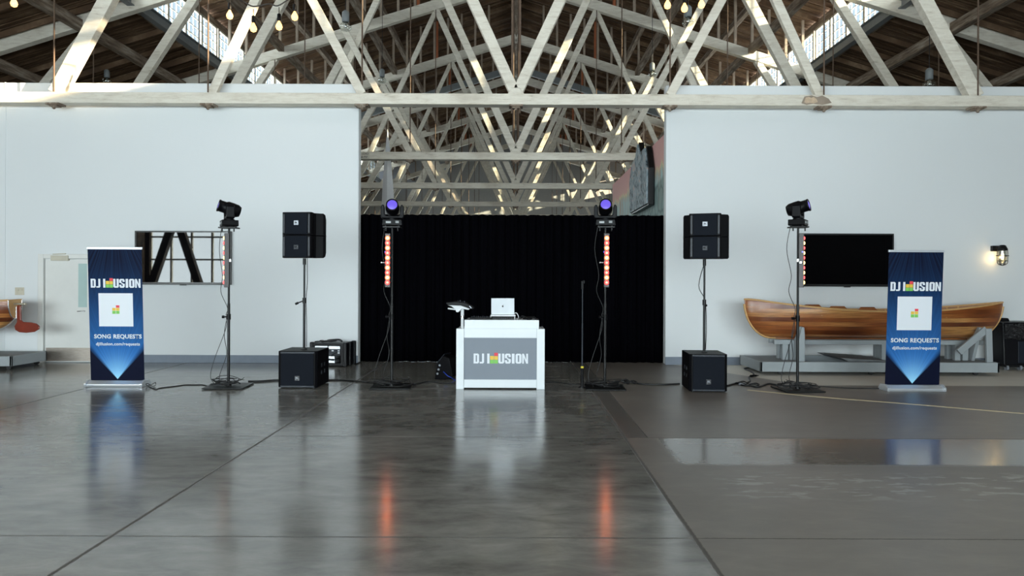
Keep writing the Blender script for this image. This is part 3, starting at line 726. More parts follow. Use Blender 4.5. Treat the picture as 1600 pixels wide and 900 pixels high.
# ------------------------------------------------------------------ lighting stands with LED bars and moving heads
def light_tree(px, py, ptop, yaw_head, tilt, bar_dx, bar_yaw, side, labels):
    p = floor_at(px, py); d = p.y
    H = P(px, ptop, d).z
    t = thing('lighting_stand', labels[0], 'lighting stand', p, group='black lighting stands with flat square bases')
    MB().box(-.30, .30, -.30, .30, .006, .024).build('base_plate', M['black_steel'], t, bevel=.005, rot=(0, 0, R(labels[4])))
    MB().cyl((0, 0, .02), (0, 0, .09), .045, .03).build('pole_foot', M['black_steel'], t)
    MB().cyl((0, 0, .06), (0, 0, H * .52), .021).build('lower_tube', M['black_steel'], t)
    MB().cyl((0, 0, H * .5), (0, 0, H - .03), .0165).build('upper_tube', M['black_steel'], t)
    MB().cyl((0, 0, H * .42), (0, 0, H * .455), .03).cyl((0, 0, H * .437), (side * .075, -.02, H * .437), .01).cyl((side * .06, -.015, H * .437), (side * .095, -.022, H * .437), .022, n=10).build('clamp_knob', M['black_plastic'], t)
    pl = MB().box(-.13, .13, -.10, .10, H - .03, H - .012)
    for a in (-1, 1): pl.cyl((a * .09, -.04, H - .08), (a * .09, -.04, H - .03), .011, n=8)
    pl.build('top_bracket', M['black_steel'], t)
    # moving head
    mh = thing('moving_head_light', labels[1], 'moving head light', (p.x, p.y, H - .012), (0, 0, yaw_head), 'moving head lights on the stands')
    MB().prism([(-.14, .012), (.14, .012), (.15, .03), (.14, .105), (-.14, .105), (-.15, .03)], -.12, .12).build('base_housing', M['black_plastic'], mh, bevel=.008)
    for a in (-1, 1):
        for b_ in (-1, 1): MB().cyl((a * .10, b_ * .08, 0), (a * .10, b_ * .08, .013), .018, n=10).build('rubber_foot', M['rubber'], mh)
    for e_ in ((-.095, -.02, .045, .075), (.05, .10, .05, .062), (.05, .10, .068, .08)): MB().box(e_[0], e_[1], -.123, -.118, e_[2], e_[3]).build('display', M['display'], mh)
    yk = MB(); yk.cyl((0, 0, .1), (0, 0, .125), .08)
    yk.prism([(-.155, .125), (.155, .125), (.175, .15), (.175, .30), (.155, .335), (.13, .335), (.115, .29), (.115, .19), (.09, .165), (-.09, .165), (-.115, .19), (-.115, .29), (-.13, .335), (-.155, .335), (-.175, .30), (-.175, .15)], -.06, .06)
    yk.build('yoke', M['black_plastic'], mh, bevel=.012)
    hd = MB().lathe([(.045, -.17), (.075, -.165), (.098, -.12), (.105, -.04), (.105, .03), (.088, .06), (.088, .14), (.094, .145), (.094, .165), (.078, .165), (.076, .15)], 28).build('lamp_head', M['black_plastic'], mh, loc=(0, 0, .285), rot=(R(90) - tilt, 0, 0))
    MB().lathe([(.001, .166), (.04, .163), (.077, .152)], 28).build('lens', M['lens'], hd)
    # led bar
    b0, b1 = P(px, 365, d).z, P(px, 449, d).z
    lb = thing('led_bar', labels[2], 'led bar', (p.x + bar_dx, p.y - .06, b1), (0, 0, bar_yaw), 'upright LED bars clamped to the stands')
    Hh = b0 - b1
    MB().box(-.04, .04, -.035, .035, 0, Hh).build('bar_housing', M['barcase'], lb, bevel=.006)
    frontal = abs(bar_yaw) < .5
    for i in range(10):
        z = Hh * (.045 + .91 * (9.5 - i) / 10 + .0)
        warm = (i % 2 == 0) if labels[5] else (i % 2 == 1)
        m = (M['led_warm'] if warm else M['led_red']) if frontal else (M['led_warm_side'] if warm else M['led_red_side'])
        mt = Matrix.Translation((0, -.036, z)) @ Matrix.Rotation(R(90), 4, 'X')
        if frontal:
            rg = MB().lathe([(.037, 0), (.036, .006), (.03, .009), (.02, .006)], 18, mt).build('led_halo_ring', M['ring_warm' if warm else 'ring_red'], lb)  # glowing ring added to imitate the halo around each LED
            MB().lathe([(.021 if warm else .016, .004), (.019 if warm else .014, .012), (.010, .017), (.001, .019)], 14, mt).build('led_lens', m, rg)
        else: MB().lathe([(.029 if warm else .026, 0), (.027, .008), (.018, .016), (.001, .019)], 14, mt).build('led_lens', m, lb)
    cl_ = MB().box(-.012, .012, .03, .06, Hh * .5 - .02, Hh * .5 + .02)
    cl_.cyl((0, .0, Hh * .46), (-.10, 0, Hh * .46), .008, n=8).cyl((-.085, 0, Hh * .46), (-.105, 0, Hh * .46), .018, n=10)
    cl_.build('bar_clamp', M['chrome'], lb)
    MB().cyl((-.033, -.02, Hh * .655), (-.045, -.02, Hh * .655), .012, n=8).build('status_lamp', M['led_blue'], lb)
    # cables of this stand: hang + coil on the base
    rnd = random.Random(int(px)); cb_ = MB()
    cb_.tube([(p.x + side * .11, p.y, H + .02), (p.x + side * .16, p.y + .03, H - .35), (p.x + side * .10, p.y, H - .75), (p.x + side * .13, p.y + .02, H - 1.0), (p.x + side * .03, p.y + .03, H - 1.25), (p.x + side * .05, p.y + .02, 1.1), (p.x + side * .05, p.y + .02, .9), (p.x + side * .2, p.y - .02, .45), (p.x + side * .26, p.y - .04, .18), (p.x + side * .2, p.y - .06, .06)], .005)
    cb_.tube([(p.x + side * .02, p.y + .03, 1.15), (p.x + side * .08, p.y + .03, .8), (p.x + side * .05, p.y + .05, .5), (p.x + side * .13, p.y, .2), (p.x + side * .1, p.y - .1, .05)], .005)
    for k in range(7):
        r0 = .10 + rnd.random() * .12; a0 = rnd.random() * 6; cx_, cy_ = p.x + side * .04 + rnd.uniform(-.12, .12), p.y + rnd.uniform(-.1, .08)
        cb_.tube([(cx_ + r0 * 1.3 * math.cos(a0 + q * .8), cy_ + r0 * .8 * math.sin(a0 + q * .8), .034 + .012 * k + (.07 * max(0, math.sin(q * 1.1 + k)) * rnd.random())) for q in range(9)], .006)
    tag(cb_.build('power_cable', M['cable']), labels[3], 'cable', None)
    return p, H
light_tree(357, 604.5, 354, R(-62), R(16), -.012, R(-66), -1,
    ['black lighting stand in front of the reflecting television', 'moving head light above the reflecting television, turned towards the door side', 'LED bar seen edge-on in front of the reflecting television', 'black cables coiled on the base of the stand by the reflecting television', 4, True])
light_tree(612, 605, 353, R(8), R(14), -.055, R(0), -1,
    ['black lighting stand in front of the curtain, on the door side of the booth', 'moving head light over the curtain in front of the white bow', 'glowing red LED bar in front of the curtain, on the door side of the booth', 'black cables coiled on the stand base beside the floor monitor', 3, True])
light_tree(945, 606.5, 353, R(-6), R(16), .01, R(0), -1,
    ['black lighting stand in front of the curtain beside the thin microphone stand', 'moving head light over the curtain below the mural', 'glowing red LED bar beside the thin microphone stand', 'black cables coiled on the stand base beside the microphone stand', -3, True])
light_tree(1246, 609.5, 353, R(58), R(14), .028, R(64), -1,
    ['black lighting stand in front of the wooden boat', 'moving head light beside the plain black television', 'LED bar seen edge-on beside the plain black television', 'black cables coiled on the stand base in front of the boat trolley', 3, False])

# ------------------------------------------------------------------ DJ booth
bp = floor_at(782, 608); bd_ = bp.y
def bz(py): return P(782, py, bd_).z
def bxx(px): return P(px, 560, bd_).x - bp.x
bt = thing('dj_booth', 'white booth with grey front panel in front of the black curtain', 'booth', bp)
x0, x1, i0, i1 = bxx(713), bxx(851), bxx(725), bxx(838.5); zt1 = bz(513.5); zt2 = bz(500)
z_t, z_b = bz(528), bz(593)
fr = MB().box(x0, i0, -.03, .05, 0, zt1).box(i1, x1, -.03, .05, 0, zt1).box(i0, i1, -.01, .04, z_t, bz(513)).box(i0, i1, -.01, .04, .02, z_b)
fr.build('front_frame', M['booth'], bt, bevel=.006)
MB().box(i0 - .005, i1 + .005, .0, .02, z_b, z_t).build('front_panel', M['scrim'], bt)
for xa_, xb_ in ((x0 + .002, x0 + .03), (x1 - .03, x1 - .002)): MB().box(xa_, xb_, .05, .72, 0, zt1 - .01).build('side_panel', M['booth'], bt, bevel=.004)
MB().box(x0 + .03, x1 - .03, .05, .72, zt1 - .045, zt1 - .015).build('shelf', M['booth'], bt, bevel=.004)
rz0, rx0, rx1 = zt1 - .02, bxx(725.5), bxx(842)
MB().box(rx0, rx1, .0, .035, bz(514), zt2).box(rx0, rx0 + .03, .035, .62, zt1 - .014, zt2).box(rx1 - .03, rx1, .035, .62, zt1 - .014, zt2).box(rx0, rx1, .035, .62, zt2 - .03, zt2).build('raised_top', M['booth'], bt, bevel=.005)
logo(bxx(740), bxx(825), bz(568), bz(552.5), -.003, bt)
ztop = zt2
def on_booth(px, dy): return Vector((bp.x + bxx(px), bp.y + dy, ztop))
# laptop and its stand
lp = on_booth(785, .22)
s_ = thing('laptop_stand', 'white metal laptop riser on the booth top', 'laptop stand', lp)
MB().box(-.19, .20, -.06, .02, .045, .072).build('front_bar', M['tray'], s_, bevel=.01)
for a in (-1, 1): MB().beam((a * .185, -.03, .0), (a * .185, -.03, .06), .02, .012).beam((a * .185, -.03, .004), (a * .185, .22, .004), .02, .008, (0, 0, 1)).beam((a * .185, -.03, .055), (a * .185, .2, .055), .02, .01, (0, 0, 1)).build('leg', M['tray'], s_, bevel=.003)
l_ = thing('laptop', 'open silver laptop seen from behind with dark fruit emblem, on the booth', 'laptop', lp + Vector((0, .0, .073)))
MB().box(-.178, .178, -.015, .235, .001, .016).build('keyboard_base', M['laptop'], l_, bevel=.004)
ld = MB().box(-.178, .178, -.004, .004, 0, .243).build('lid', M['laptop'], l_, bevel=.0035, loc=(0, -.02, .012), rot=(R(8), 0, 0))
MB().box(-.170, .170, .0041, .0046, .01, .236).build('display', M['screen'], ld)
ap = [(.013 * math.cos(a_) * (1 - .0) if not (abs(a_) < .45) else .007, .014 * math.sin(a_)) for a_ in [2 * math.pi * k / 22 for k in range(22)]]
MB().prism([(x, z + .118) for x, z in ap], -.0052, -.004).prism([(.0, .134), (.006, .138), (.008, .145), (.002, .141)], -.0052, -.004).build('emblem', M['ink_black'], ld)
# mixer, controller bits
mx = thing('dj_controller', 'low black controller deck between the laptop and the tray post', 'controller', on_booth(750, .16))
MB().box(-.16, .17, -.08, .2, 0, .03).build('body', M['black_plastic'], mx, bevel=.005)
for k in range(9): MB().cyl((-.13 + .033 * k, -.06 + .03 * (k % 3), .03), (-.13 + .033 * k, -.06 + .03 * (k % 3), .048 + .006 * (k % 2)), .008, n=8).build('knob', M['rim'], mx)
m2 = thing('audio_mixer', 'thin black device lying under the laptop riser', 'mixer', lp + Vector((0, 0, 0)))
MB().box(-.168, .168, -.055, .17, 0, .036).build('body', M['black_plastic'], m2, bevel=.004)
for k in range(10): MB().box(-.15 + .031 * k, -.135 + .031 * k, -.058, -.054, .012, .026).build('port', M['rim'], m2)
q = on_booth(826.5, .08)
hpn = thing('headphones', 'black headphones cup lying at the booth edge beside the laptop', 'headphones', q)
MB().lathe([(.03, 0), (.046, .006), (.05, .022), (.044, .036), (.02, .044)], 20).build('ear_cup', M['black_plastic'], hpn, loc=(.0, 0, .0))
MB().lathe([(.03, 0), (.046, .006), (.05, .022), (.044, .034), (.02, .04)], 20).build('ear_cup', M['black_plastic'], hpn, loc=(-.05, .14, .0))
MB().tube([(0, 0, .03), (.07, .04, .04), (.08, .12, .04), (.02, .18, .035), (-.05, .15, .03)], .01).build('headband', M['black_plastic'], hpn)
o = MB().tube([on_booth(803, .2) + Vector((0, 0, .09)), on_booth(806, .15) + Vector((.01, 0, .10)), on_booth(810, .12) + Vector((0, 0, .04)), on_booth(808, .06) + Vector((0, 0, .009))], .007).build('laptop_cable', M['tray'])
tag(o, 'white cable looping from the laptop riser to the booth top', 'cable')
o = MB().tube([on_booth(811, .25) + Vector((0, 0, .008)), on_booth(815, .2) + Vector((0, 0, .05)), on_booth(821, .2) + Vector((0, 0, .04)), on_booth(832, .25) + Vector((0, 0, .01)), on_booth(838, .3) + Vector((0, 0, .008))], .006).tube([on_booth(812, .15) + Vector((0, 0, .008)), on_booth(817, .12) + Vector((0, 0, .03)), on_booth(824, .2) + Vector((0, 0, .02)), on_booth(836, .2) + Vector((0, 0, .008))], .006).build('loose_cables', M['cable'])
tag(o, 'tangled dark cables on the booth top behind the headphones', 'cable')
o = MB().cyl(on_booth(837, .1), on_booth(837, .1) + Vector((0, 0, .028)), .014, n=12).cyl(on_booth(837, .1) + Vector((0, 0, .026)), on_booth(837, .1) + Vector((0, 0, .036)), .008, n=12).build('small_knob', M['black_plastic'])
tag(o, 'tiny black knob standing at the booth top corner beyond the headphones', 'knob')
# tray post at the booth corner
tp = Vector((bp.x + bxx(721.3), bp.y + .12, zt1 - .015))
dz_ = lambda py: P(721, py, bd_ + .12).z - tp.z
tt = thing('tray_stand', 'white post with folding equipment tray at the booth corner', 'stand', tp)
MB().cyl((0, 0, 0), (0, 0, dz_(494)), .023).build('lower_post', M['tray'], tt)
MB().cyl((0, 0, dz_(496)), (0, 0, dz_(480)), .026).build('upper_post', M['tray'], tt)
MB().cyl((0, 0, dz_(497)), (0, 0, dz_(493)), .03).build('collar', M['chrome'], tt)
MB().prism([(-.22, dz_(476.5)), (-.02, dz_(477)), (.12, dz_(482)), (.10, dz_(484)), (0, dz_(482)), (-.06, dz_(488)), (-.09, dz_(487)), (-.10, dz_(483)), (-.16, dz_(478.5))], -.09, .1).build('tray_bracket', M['tray'], tt, bevel=.006)
MB().prism([(-.22, dz_(481)), (-.10, dz_(482.5)), (-.10, dz_(484.5)), (-.22, dz_(483))], -.05, .09).build('tray_arm', M['tray'], tt, bevel=.004)
dv = thing('effects_unit', 'black control unit resting on the white tray', 'control unit', tp)
MB().prism([(-.24, dz_(472.5)), (-.10, dz_(471)), (.06, dz_(473)), (.18, dz_(480)), (.17, dz_(483)), (.12, dz_(481.6)), (-.02, dz_(476.8)), (-.22, dz_(476.3))], -.13, .14).build('body', M['black_plastic'], dv, bevel=.006)
for k, (a_, c_) in enumerate(((-.06, 470), (-.03, 469), (.0, 471), (.03, 470.5))): MB().cyl((a_, -.06 + .03 * k, dz_(475)), (a_, -.06 + .03 * k, dz_(c_)), .01, n=8).build('knob', M['rim'], dv)
MB().beam((.115, -.131, dz_(477.5)), (.145, -.131, dz_(481)), .004, .012).build('marking', M['badge'], dv)

# ------------------------------------------------------------------ floor monitor behind the booth
mp = floor_at(699, 592); 
fm = thing('floor_monitor', 'black wedge floor monitor leaning behind the booth', 'floor monitor', mp, (0, 0, R(-20)))
MB().prism([(-.17, .0), (.0, .0), (.16, .06), (.10, .36), (-.02, .40), (-.13, .24)], -.14, .16, 'y').build('cabinet', M['cabinet'], fm, bevel=.01)
MB().beam((.0, .01, .425), (-.145, .01, .26), .26, .012).build('grille', M['rim'], fm)
for k in range(3): MB().cyl((-.11 + .02 * k, -.13, .10 + .07 * k), (-.11 + .02 * k, -.155, .10 + .07 * k), .018, n=10).build('socket', M['badge'], fm)
o = MB().tube([fm.location + Vector((-.05, -.16, .14)), fm.location + Vector((.02, -.2, .08)), fm.location + Vector((.08, -.2, .05)), fm.location + Vector((.13, -.15, .01)), fm.location + Vector((.2, -.1, .008))], .008).build('signal_cable', M['cable_blue'])
tag(o, 'blue cable plugged into the floor monitor behind the booth', 'cable')

# ------------------------------------------------------------------ microphone stand
mp = floor_at(909.5, 606); d = mp.y
ms = thing('microphone_stand', 'thin dark microphone stand with yellow band beside the LED stand', 'microphone stand', mp)
zz = lambda py: P(909, py, d).z
MB().cyl((0, 0, .0), (0, 0, .012), .055).cyl((0, 0, .01), (0, 0, .04), .03, .02).build('round_base', M['black_steel'], ms)
MB().cyl((0, 0, .01), (0, 0, zz(573)), .022).build('grip', M['black_plastic'], ms)
MB().cyl((0, 0, zz(575)), (0, 0, zz(572)), .024).build('band', M['yellow'], ms)
MB().cyl((0, 0, zz(573)), (0, 0, zz(505)), .012).build('lower_tube', M['rim'], ms)
MB().cyl((0, 0, zz(505)), (0, 0, zz(452)), .009).build('upper_tube', M['rim'], ms)
MB().box(-.02, .014, -.018, .018, zz(452), zz(439)).box(.005, .035, -.012, .012, zz(443), zz(438)).build('clip', M['black_plastic'], ms, bevel=.004)

# ------------------------------------------------------------------ equipment rack behind the subwoofer
cp = floor_at(512, 573)
rk = thing('equipment_rack', 'black moulded rack case with open front, behind the subwoofer by the curtain', 'rack case', cp, (0, 0, R(-8)))
MB().box(-.34, .34, .02, .52, .395, .44).box(-.34, .34, .02, .52, .01, .07).box(-.34, -.28, .02, .52, .05, .41).box(.24, .34, .02, .52, .05, .41).box(-.3, .3, .5, .52, .05, .41).build('case_shell', M['bin'], rk, bevel=.02)
for a, b_ in ((-1, 0), (1, 0)):
    MB().box(a * .33 - .035, a * .33 + .035, -.0, .09, 0, .46).box(a * .33 - .035, a * .33 + .035, .22, .34, .0, .46).box(a * .33 - .035, a * .33 + .035, .45, .54, .0, .46).build('corner_bumper', M['bin'], rk, bevel=.015)
MB().box(-.27, -.02, .035, .3, .33, .39).box(-.0, .23, .035, .3, .33, .39).build('drawer', M['silver'], rk, bevel=.004)
MB().box(-.27, .23, .045, .3, .21, .325).build('rack_amplifier', M['rim'], rk, bevel=.003)
for xx, z_ in ((-.2, .3), (-.05, .3), (.08, .3), (.2, .3), (.2, .26), (-.1, .25)): MB().box(xx - .02, xx + .02, .04, .046, z_ - .012, z_ + .012).build('rack_display', M['ink_white'], rk)
for z_ in (.17, .09): MB().box(-.27, .12, .04, .3, z_ - .025, z_ + .025).build('rack_unit', M['silver'], rk, bevel=.003)
MB().tube([(.0, .06, .14), (.1, .03, .12), (.15, .03, .16), (.2, .04, .2)], .008).tube([(.05, .05, .2), (.12, .02, .25), (.18, .03, .28)], .007).build('patch_cable', M['cable'], rk)
MB().tube([(-.2, .2, .455), (-.1, .15, .47), (.05, .2, .475), (.12, .12, .50), (.02, .1, .47), (-.08, .2, .48), (.1, .3, .49), (.2, .2, .47)], .018).build('handle_straps', M['cable'], rk)

# ------------------------------------------------------------------ floor cables
def cable(label, pts, r=.011, m='cable', name='floor_cable', loops=None):
    mb = MB().tube([floor_at(*q) + Vector((0, 0, r)) for q in pts], r)
    if loops:
        for (lx, ly, ww, hh) in loops:
            c_ = floor_at(lx, ly); mb.tube([c_ + Vector((ww * math.cos(k * .9), ww * .9 * math.sin(k * .9), r + hh * (.5 + .5 * math.sin(k * 1.7)))) for k in range(8)], r * .8)
    return tag(mb.build(name, M[m]), label, 'cable')
cable('thin black cable on the floor from the banner by the door to the first stand', [(232, 604), (243, 609), (250, 607), (275, 604), (288, 602), (305, 602), (318, 602), (330, 606)], .007, loops=[(236, 604, .07, .05)])
cable('black cable on the floor between the reflecting television stand and the subwoofer', [(388, 597), (405, 597), (425, 595.5), (440, 595)], .014)
cable('black cable on the floor from the subwoofer past the rack to the curtain stand', [(508, 595), (535, 595), (560, 597), (585, 600), (600, 602)], .013)
cable('black cable on the floor between the curtain stand and the booth', [(635, 602), (655, 600), (670, 597), (690, 600), (714, 600)], .011, loops=[(640, 603, .1, .02)])
cable('black cable on the floor from the rack case along the baseboard', [(543, 569), (550, 570), (556, 569.5), (562, 567)], .012)
cable('black cable on the floor between the booth and the microphone stand', [(852, 598), (870, 598), (890, 601), (912, 601), (930, 602)], .011)
cable('black cable on the floor from the microphone side stand to the subwoofer', [(955, 600), (975, 596), (1000, 601), (1035, 602), (1062, 601)], .014, loops=[(972, 600, .12, .05), (985, 600, .1, .03)])
cable('black cable bundle with connectors on the floor before the boat trolley', [(1136, 604), (1152, 600), (1160, 603), (1172, 604), (1185, 606), (1200, 601), (1215, 603), (1235, 606)], .014, loops=[(1158, 601, .09, .03), (1178, 603, .08, .02)])
cable('black cable curling from the connectors up to the trolley corner', [(1165, 600), (1172, 596), (1170, 590), (1178, 586), (1172, 581), (1163, 577), (1172, 575.5), (1183, 578), (1196, 581)], .012)
cable('long thin black cable on the floor from the boat stand to the banner', [(1265, 604), (1290, 605), (1320, 607), (1350, 607.5), (1374, 608)], .008)
for (px, py, l_) in ((1160, 602, 'white cable connector on the floor nearest the boat side subwoofer'), (1177, 589, 'dark cable connector on the floor by the trolley corner')):
    q = floor_at(px, py); k_ = thing('cable_connector', l_, 'connector', q, (0, 0, R(20)))
    MB().cyl((-.06, 0, .02), (.06, 0, .02), .018).build('shell', M['badge' if py > 600 else 'black_plastic'], k_); MB().cyl((.06, 0, .02), (.11, 0, .02), .014, .007).build('boot', M['rubber'], k_)
# taped line
mb = MB(); tp_ = [(1168, 609.5), (1210, 613.5), (1260, 618.5), (1320, 623.5), (1380, 628), (1450, 633.5), (1520, 639.5), (1620, 648)]
for k in range(len(tp_) - 1):
    a, b = floor_at(*tp_[k]), floor_at(*tp_[k + 1]); dd = (b - a).normalized(); n_ = Vector((-dd.y, dd.x, 0)) * .028
    mb.add([a - n_, b - n_, b + n_, a + n_] + [v + Vector((0, 0, .003)) for v in (a - n_, b - n_, b + n_, a + n_)], [(0, 3, 2, 1), (4, 5, 6, 7), (0, 1, 5, 4), (2, 3, 7, 6)])
tag(mb.build('floor_tape', plain('cream_tape', (.60, .50, .30), .5)), 'cream tape line running over the concrete in front of the boat', 'tape')

# ------------------------------------------------------------------ boats
def hull(t, Ln, zs, kb, B, stern=None, thwarts=()):
    """local: x 0..Ln, z absolute; zs(u) sheer height; kb keel height"""
    def keel(u):
        e0, e1 = .11, .13
        s0 = zs(u)
        if u < e0: a = u / e0; return s0 - (s0 - kb) * math.sqrt(max(0, 1 - (1 - a) ** 2.0))
        if stern is None and u > 1 - e1: a = (1 - u) / e1; return s0 - (s0 - kb) * math.sqrt(max(0, 1 - (1 - a) ** 2.0))
        if stern is not None and u > .9: return kb + stern * ((u - .9) / .1) ** 2
        return kb
    def beam_(u):
        if stern is None: return max(.006, B * (1 - abs(2 * u - 1) ** 2.3) ** .85)
        return max(.006, B * (1 - abs(min(1, 2 * u * .93) - 1) ** 2.3) ** .85 if u < .54 else B * (1 - .62 * ((u - .54) / .46) ** 2))
    def sec(u, off, sgn):
        k, s = keel(u), zs(u); b = max(.003, beam_(u) - off); k2 = min(k + off, s - .001); out = []
        for i in range(11):
            v = i / 10; out.append(Vector((u * Ln, sgn * b * math.sin(v * math.pi / 2) ** .75, k2 + (s - k2) * (1 - math.cos(v * math.pi / 2)) ** .95)))
        return out
    us = sorted(set([round(.5 - .5 * math.cos(math.pi * i / 44), 5) for i in range(45)]))
    us[0] = .0008
    if stern is None: us[-1] = .9992
    mb = MB()
    for sgn in (-1, 1):
        mb.grid([sec(u, 0, sgn) for u in us], True, sgn < 0)
    h = mb.build('hull_planking', M['hull'], t)
    mi = MB(); inn = us[2:-2] if stern is None else us[2:]
    for sgn in (-1, 1):
        mi.grid([sec(u, .02, sgn) for u in inn], True, sgn > 0)
    mi.build('hull_lining', M['inner_wood'], t)
    for sgn in (-1, 1):
        MB().tube([(u * Ln, sgn * (beam_(u) - .005), zs(u) + .004) for u in us[::2] + [us[-1]]], .018, 6, 3).build('gunwale', M['light_wood'], t)
    MB().tube([(u * Ln - .004, 0, keel(u)) for u in us if u <= .14], .022, 6, 2).build('stem', M['light_wood'], t)
    if stern is None: MB().tube([(u * Ln + .004, 0, keel(u)) for u in us if u >= .85], .022, 6, 2).build('stem', M['light_wood'], t)
    else:
        s1, s2 = sec(1, 0, -1), sec(1, 0, 1); MB().add(s1 + s2[::-1], [tuple(range(22))]).add([v + Vector((-.03, 0, 0)) for v in s1 + s2[::-1]], [tuple(range(22))[::-1]]).build('transom', M['light_wood'], t)
        MB().tube([v + Vector((.008, 0, 0)) for v in s1[::-1]] + [v + Vector((.008, 0, 0)) for v in s2[1:]], .012).build('transom_band', M['chrome'], t)
    MB().box(.12 * Ln, .86 * Ln, -.02, .02, kb - .025, kb + .02).build('keel', M['hull'], t, bevel=.005)
    for u, up in thwarts:
        b = beam_(u); z = zs(u) + up
        MB().box(u * Ln - .16, u * Ln + .16, -b + .03, b - .03, z - .03, z).build('thwart', M['inner_wood'], t, bevel=.01)
        MB().prism([(u * Ln - .22, zs(u) - .03), (u * Ln + .22, zs(u) - .03), (u * Ln + .13, zs(u) + .055), (u * Ln - .12, zs(u) + .055)], b - .07, b - .03).build('thwart_knee', M['hull'], t, bevel=.006)
    nr = 20
    mb = MB()
    for i in range(nr):
        u = .14 + .72 * i / (nr - 1); b = beam_(u)
        for sgn in (-1, 1): mb.box(u * Ln - .012, u * Ln + .012, min(sgn * (b - .04), sgn * (b - .02)), max(sgn * (b - .04), sgn * (b - .02)), zs(u) - .12, zs(u) - .0)
    tag(mb.build('rib_ends', M['light_wood'], t))
by = 13.55
a, b = P(1163, 468, by), P(1567, 471, by); Lb = b.x - a.x; mz = P(1380, 487.5, by - .5).z; kz = P(1350, 528, by).z
def sheer(u): 
    e = a.z + (b.z - a.z) * u
    m_ = mz + (.0)
    q = abs(2 * (u - .03) - 1.0)
    return m_ + (e - m_) * min(1, q) ** 1.9
bo = thing('wooden_boat', 'long varnished plank rowing boat resting on the grey trolley', 'boat', (a.x, by, 0))
hull(bo, Lb, sheer, kz, .50, thwarts=((.295, -.10), (.40, -.10), (.52, -.10), (.70, -.10)))
# trolley
def gx(px, d=by): return P(px, 560, d).x
tr = thing('boat_trolley', 'low grey wheeled trolley carrying the varnished rowing boat', 'trolley', (a.x, by, 0))
ox = a.x
fy = -.62; fx0, fx1 = gx(1188, by + fy) - ox, gx(1562, by + fy) - ox
MB().box(fx0, fx1, fy, fy + .04, .06, .235).box(fx0, fx1, .52, .56, .06, .235).box(fx0, fx0 + .04, fy, .56, .06, .235).box(fx1 - .04, fx1, fy, .56, .06, .235).build('deck_frame', M['grey_paint'], tr, bevel=.006)
mb = MB().box(fx0 + .04, fx0 + .9, fy + .04, .52, .20, .225).box(fx0 + 2.05, fx1 - .04, fy + .04, .52, .20, .225); mb.build('deck_board', M['grey_top'], tr, bevel=.004)
MB().box(fx0 + .9, fx0 + 2.05, fy + .04, .52, .09, .11).build('sunken_tray', M['baseboard'], tr)
MB().prism([(fx0 + 1.6, .235), (fx0 + 2.3, .235), (fx0 + 2.3, .25), (fx0 + 1.45, .30)], fy + .1, .5).build('loose_ramp', M['grey_top'], tr, bevel=.004)
rl0, rl1 = gx(1205) - ox, gx(1528) - ox
MB().box(rl0, rl1, -.16, -.09, kz - .11, kz - .03).box(rl0, rl1, .09, .16, kz - .11, kz - .03).build('top_rail', M['grey_paint'], tr, bevel=.005)
for px in (1222, 1233, 1375, 1488, 1500):
    xx = gx(px) - ox
    for yy in (-.125, .125): MB().box(xx - .05, xx + .05, yy - .04, yy + .04, .22, kz - .10).build('upright', M['grey_paint'], tr, bevel=.004)
for px, sd in ((1238, -1), (1510, 1)):
    xx = gx(px) - ox
    mb = MB()
    # chock cradle hugging the hull
    for sy in (-1, 1):
        mb.prism([(sy * .10, .22), (sy * .20, .22), (sy * .42, kz + .22), (sy * .36, kz + .23), (sy * .20, kz + .02), (sy * .10, kz - .04)], xx - .03, xx + .03, 'x')
    mb.build('cradle_chock', M['grey_paint'], tr, bevel=.006)
xx = gx(1512) - ox
MB().beam((xx + .06, -.44, kz + .20), (xx - .42, -.42, .40), .05, .12, (0, 1, 0)).beam((xx + .08, -.46, kz + .21), (xx + .10, -.46, .22), .06, .11, (0, 1, 0)).build('diagonal_brace', M['grey_paint'], tr, bevel=.01)
xx = gx(1236) - ox
MB().prism([(xx - .05, .22), (xx + .08, .22), (xx + .08, kz + .05), (xx + .07, kz + .22), (xx + .02, kz + .22), (xx - .03, kz - .02)], -.45, -.40).build('diagonal_brace', M['grey_paint'], tr, bevel=.01)
for xx in (fx0 + .4, fx0 + 2.0, fx1 - .35):
    for yy in (fy + .12, .42):
        c_ = MB().cyl((xx - .0, yy - .02, .045), (xx, yy + .02, .045), .045, n=16).build('caster', M['rubber'], tr)
        MB().box(xx - .03, xx + .03, yy - .03, yy + .03, .06, .09).build('caster_fork', M['chrome'], c_)

# stern of a second boat at the door side
sy_ = 13.7
q = P(23, 475, sy_); Ls = 4.2
b2 = thing('wooden_boat', 'stern of a varnished wooden boat with red rudder, cut by the frame beside the door', 'boat', (q.x - Ls, sy_, 0))
zk2 = P(0, 516, sy_).z; zsr = P(15, 469, sy_).z
hull(b2, Ls, lambda u: zsr + .10 * (1 - u) - .12 * math.sin(u * math.pi), zk2, .5, stern=.22, thwarts=((.5, -.1),))
r0 = Ls + .07
zz = lambda py: P(30, py, sy_).z
rd = MB().prism([(r0 - .02, zz(477)), (r0 + .05, zz(477)), (r0 + .055, zz(500)), (r0 + .09, zz(503)), (r0 + .22, zz(503.5)), (r0 + .34, zz(505.5)), (r0 + .40, zz(510)), (r0 + .39, zz(514)), (r0 + .30, zz(518.5)), (r0 + .15, zz(520)), (r0 + .02, zz(519)), (r0 - .05, zz(515.5)), (r0 - .07, zz(510)), (r0 - .02, zz(503))], -.018, .018)
rud = rd.build('rudder', M['rudder'], b2, bevel=.012)
MB().box(r0 - .10, r0 + .14, -.03, .03, zz(476.5), zz(473.5)).build('rudder_cap', M['brass'], rud, bevel=.008)
MB().cyl((r0 - .04, 0, zz(497)), (r0 - .04, 0, zz(479)), .012).build('pintle', M['chrome'], rud)
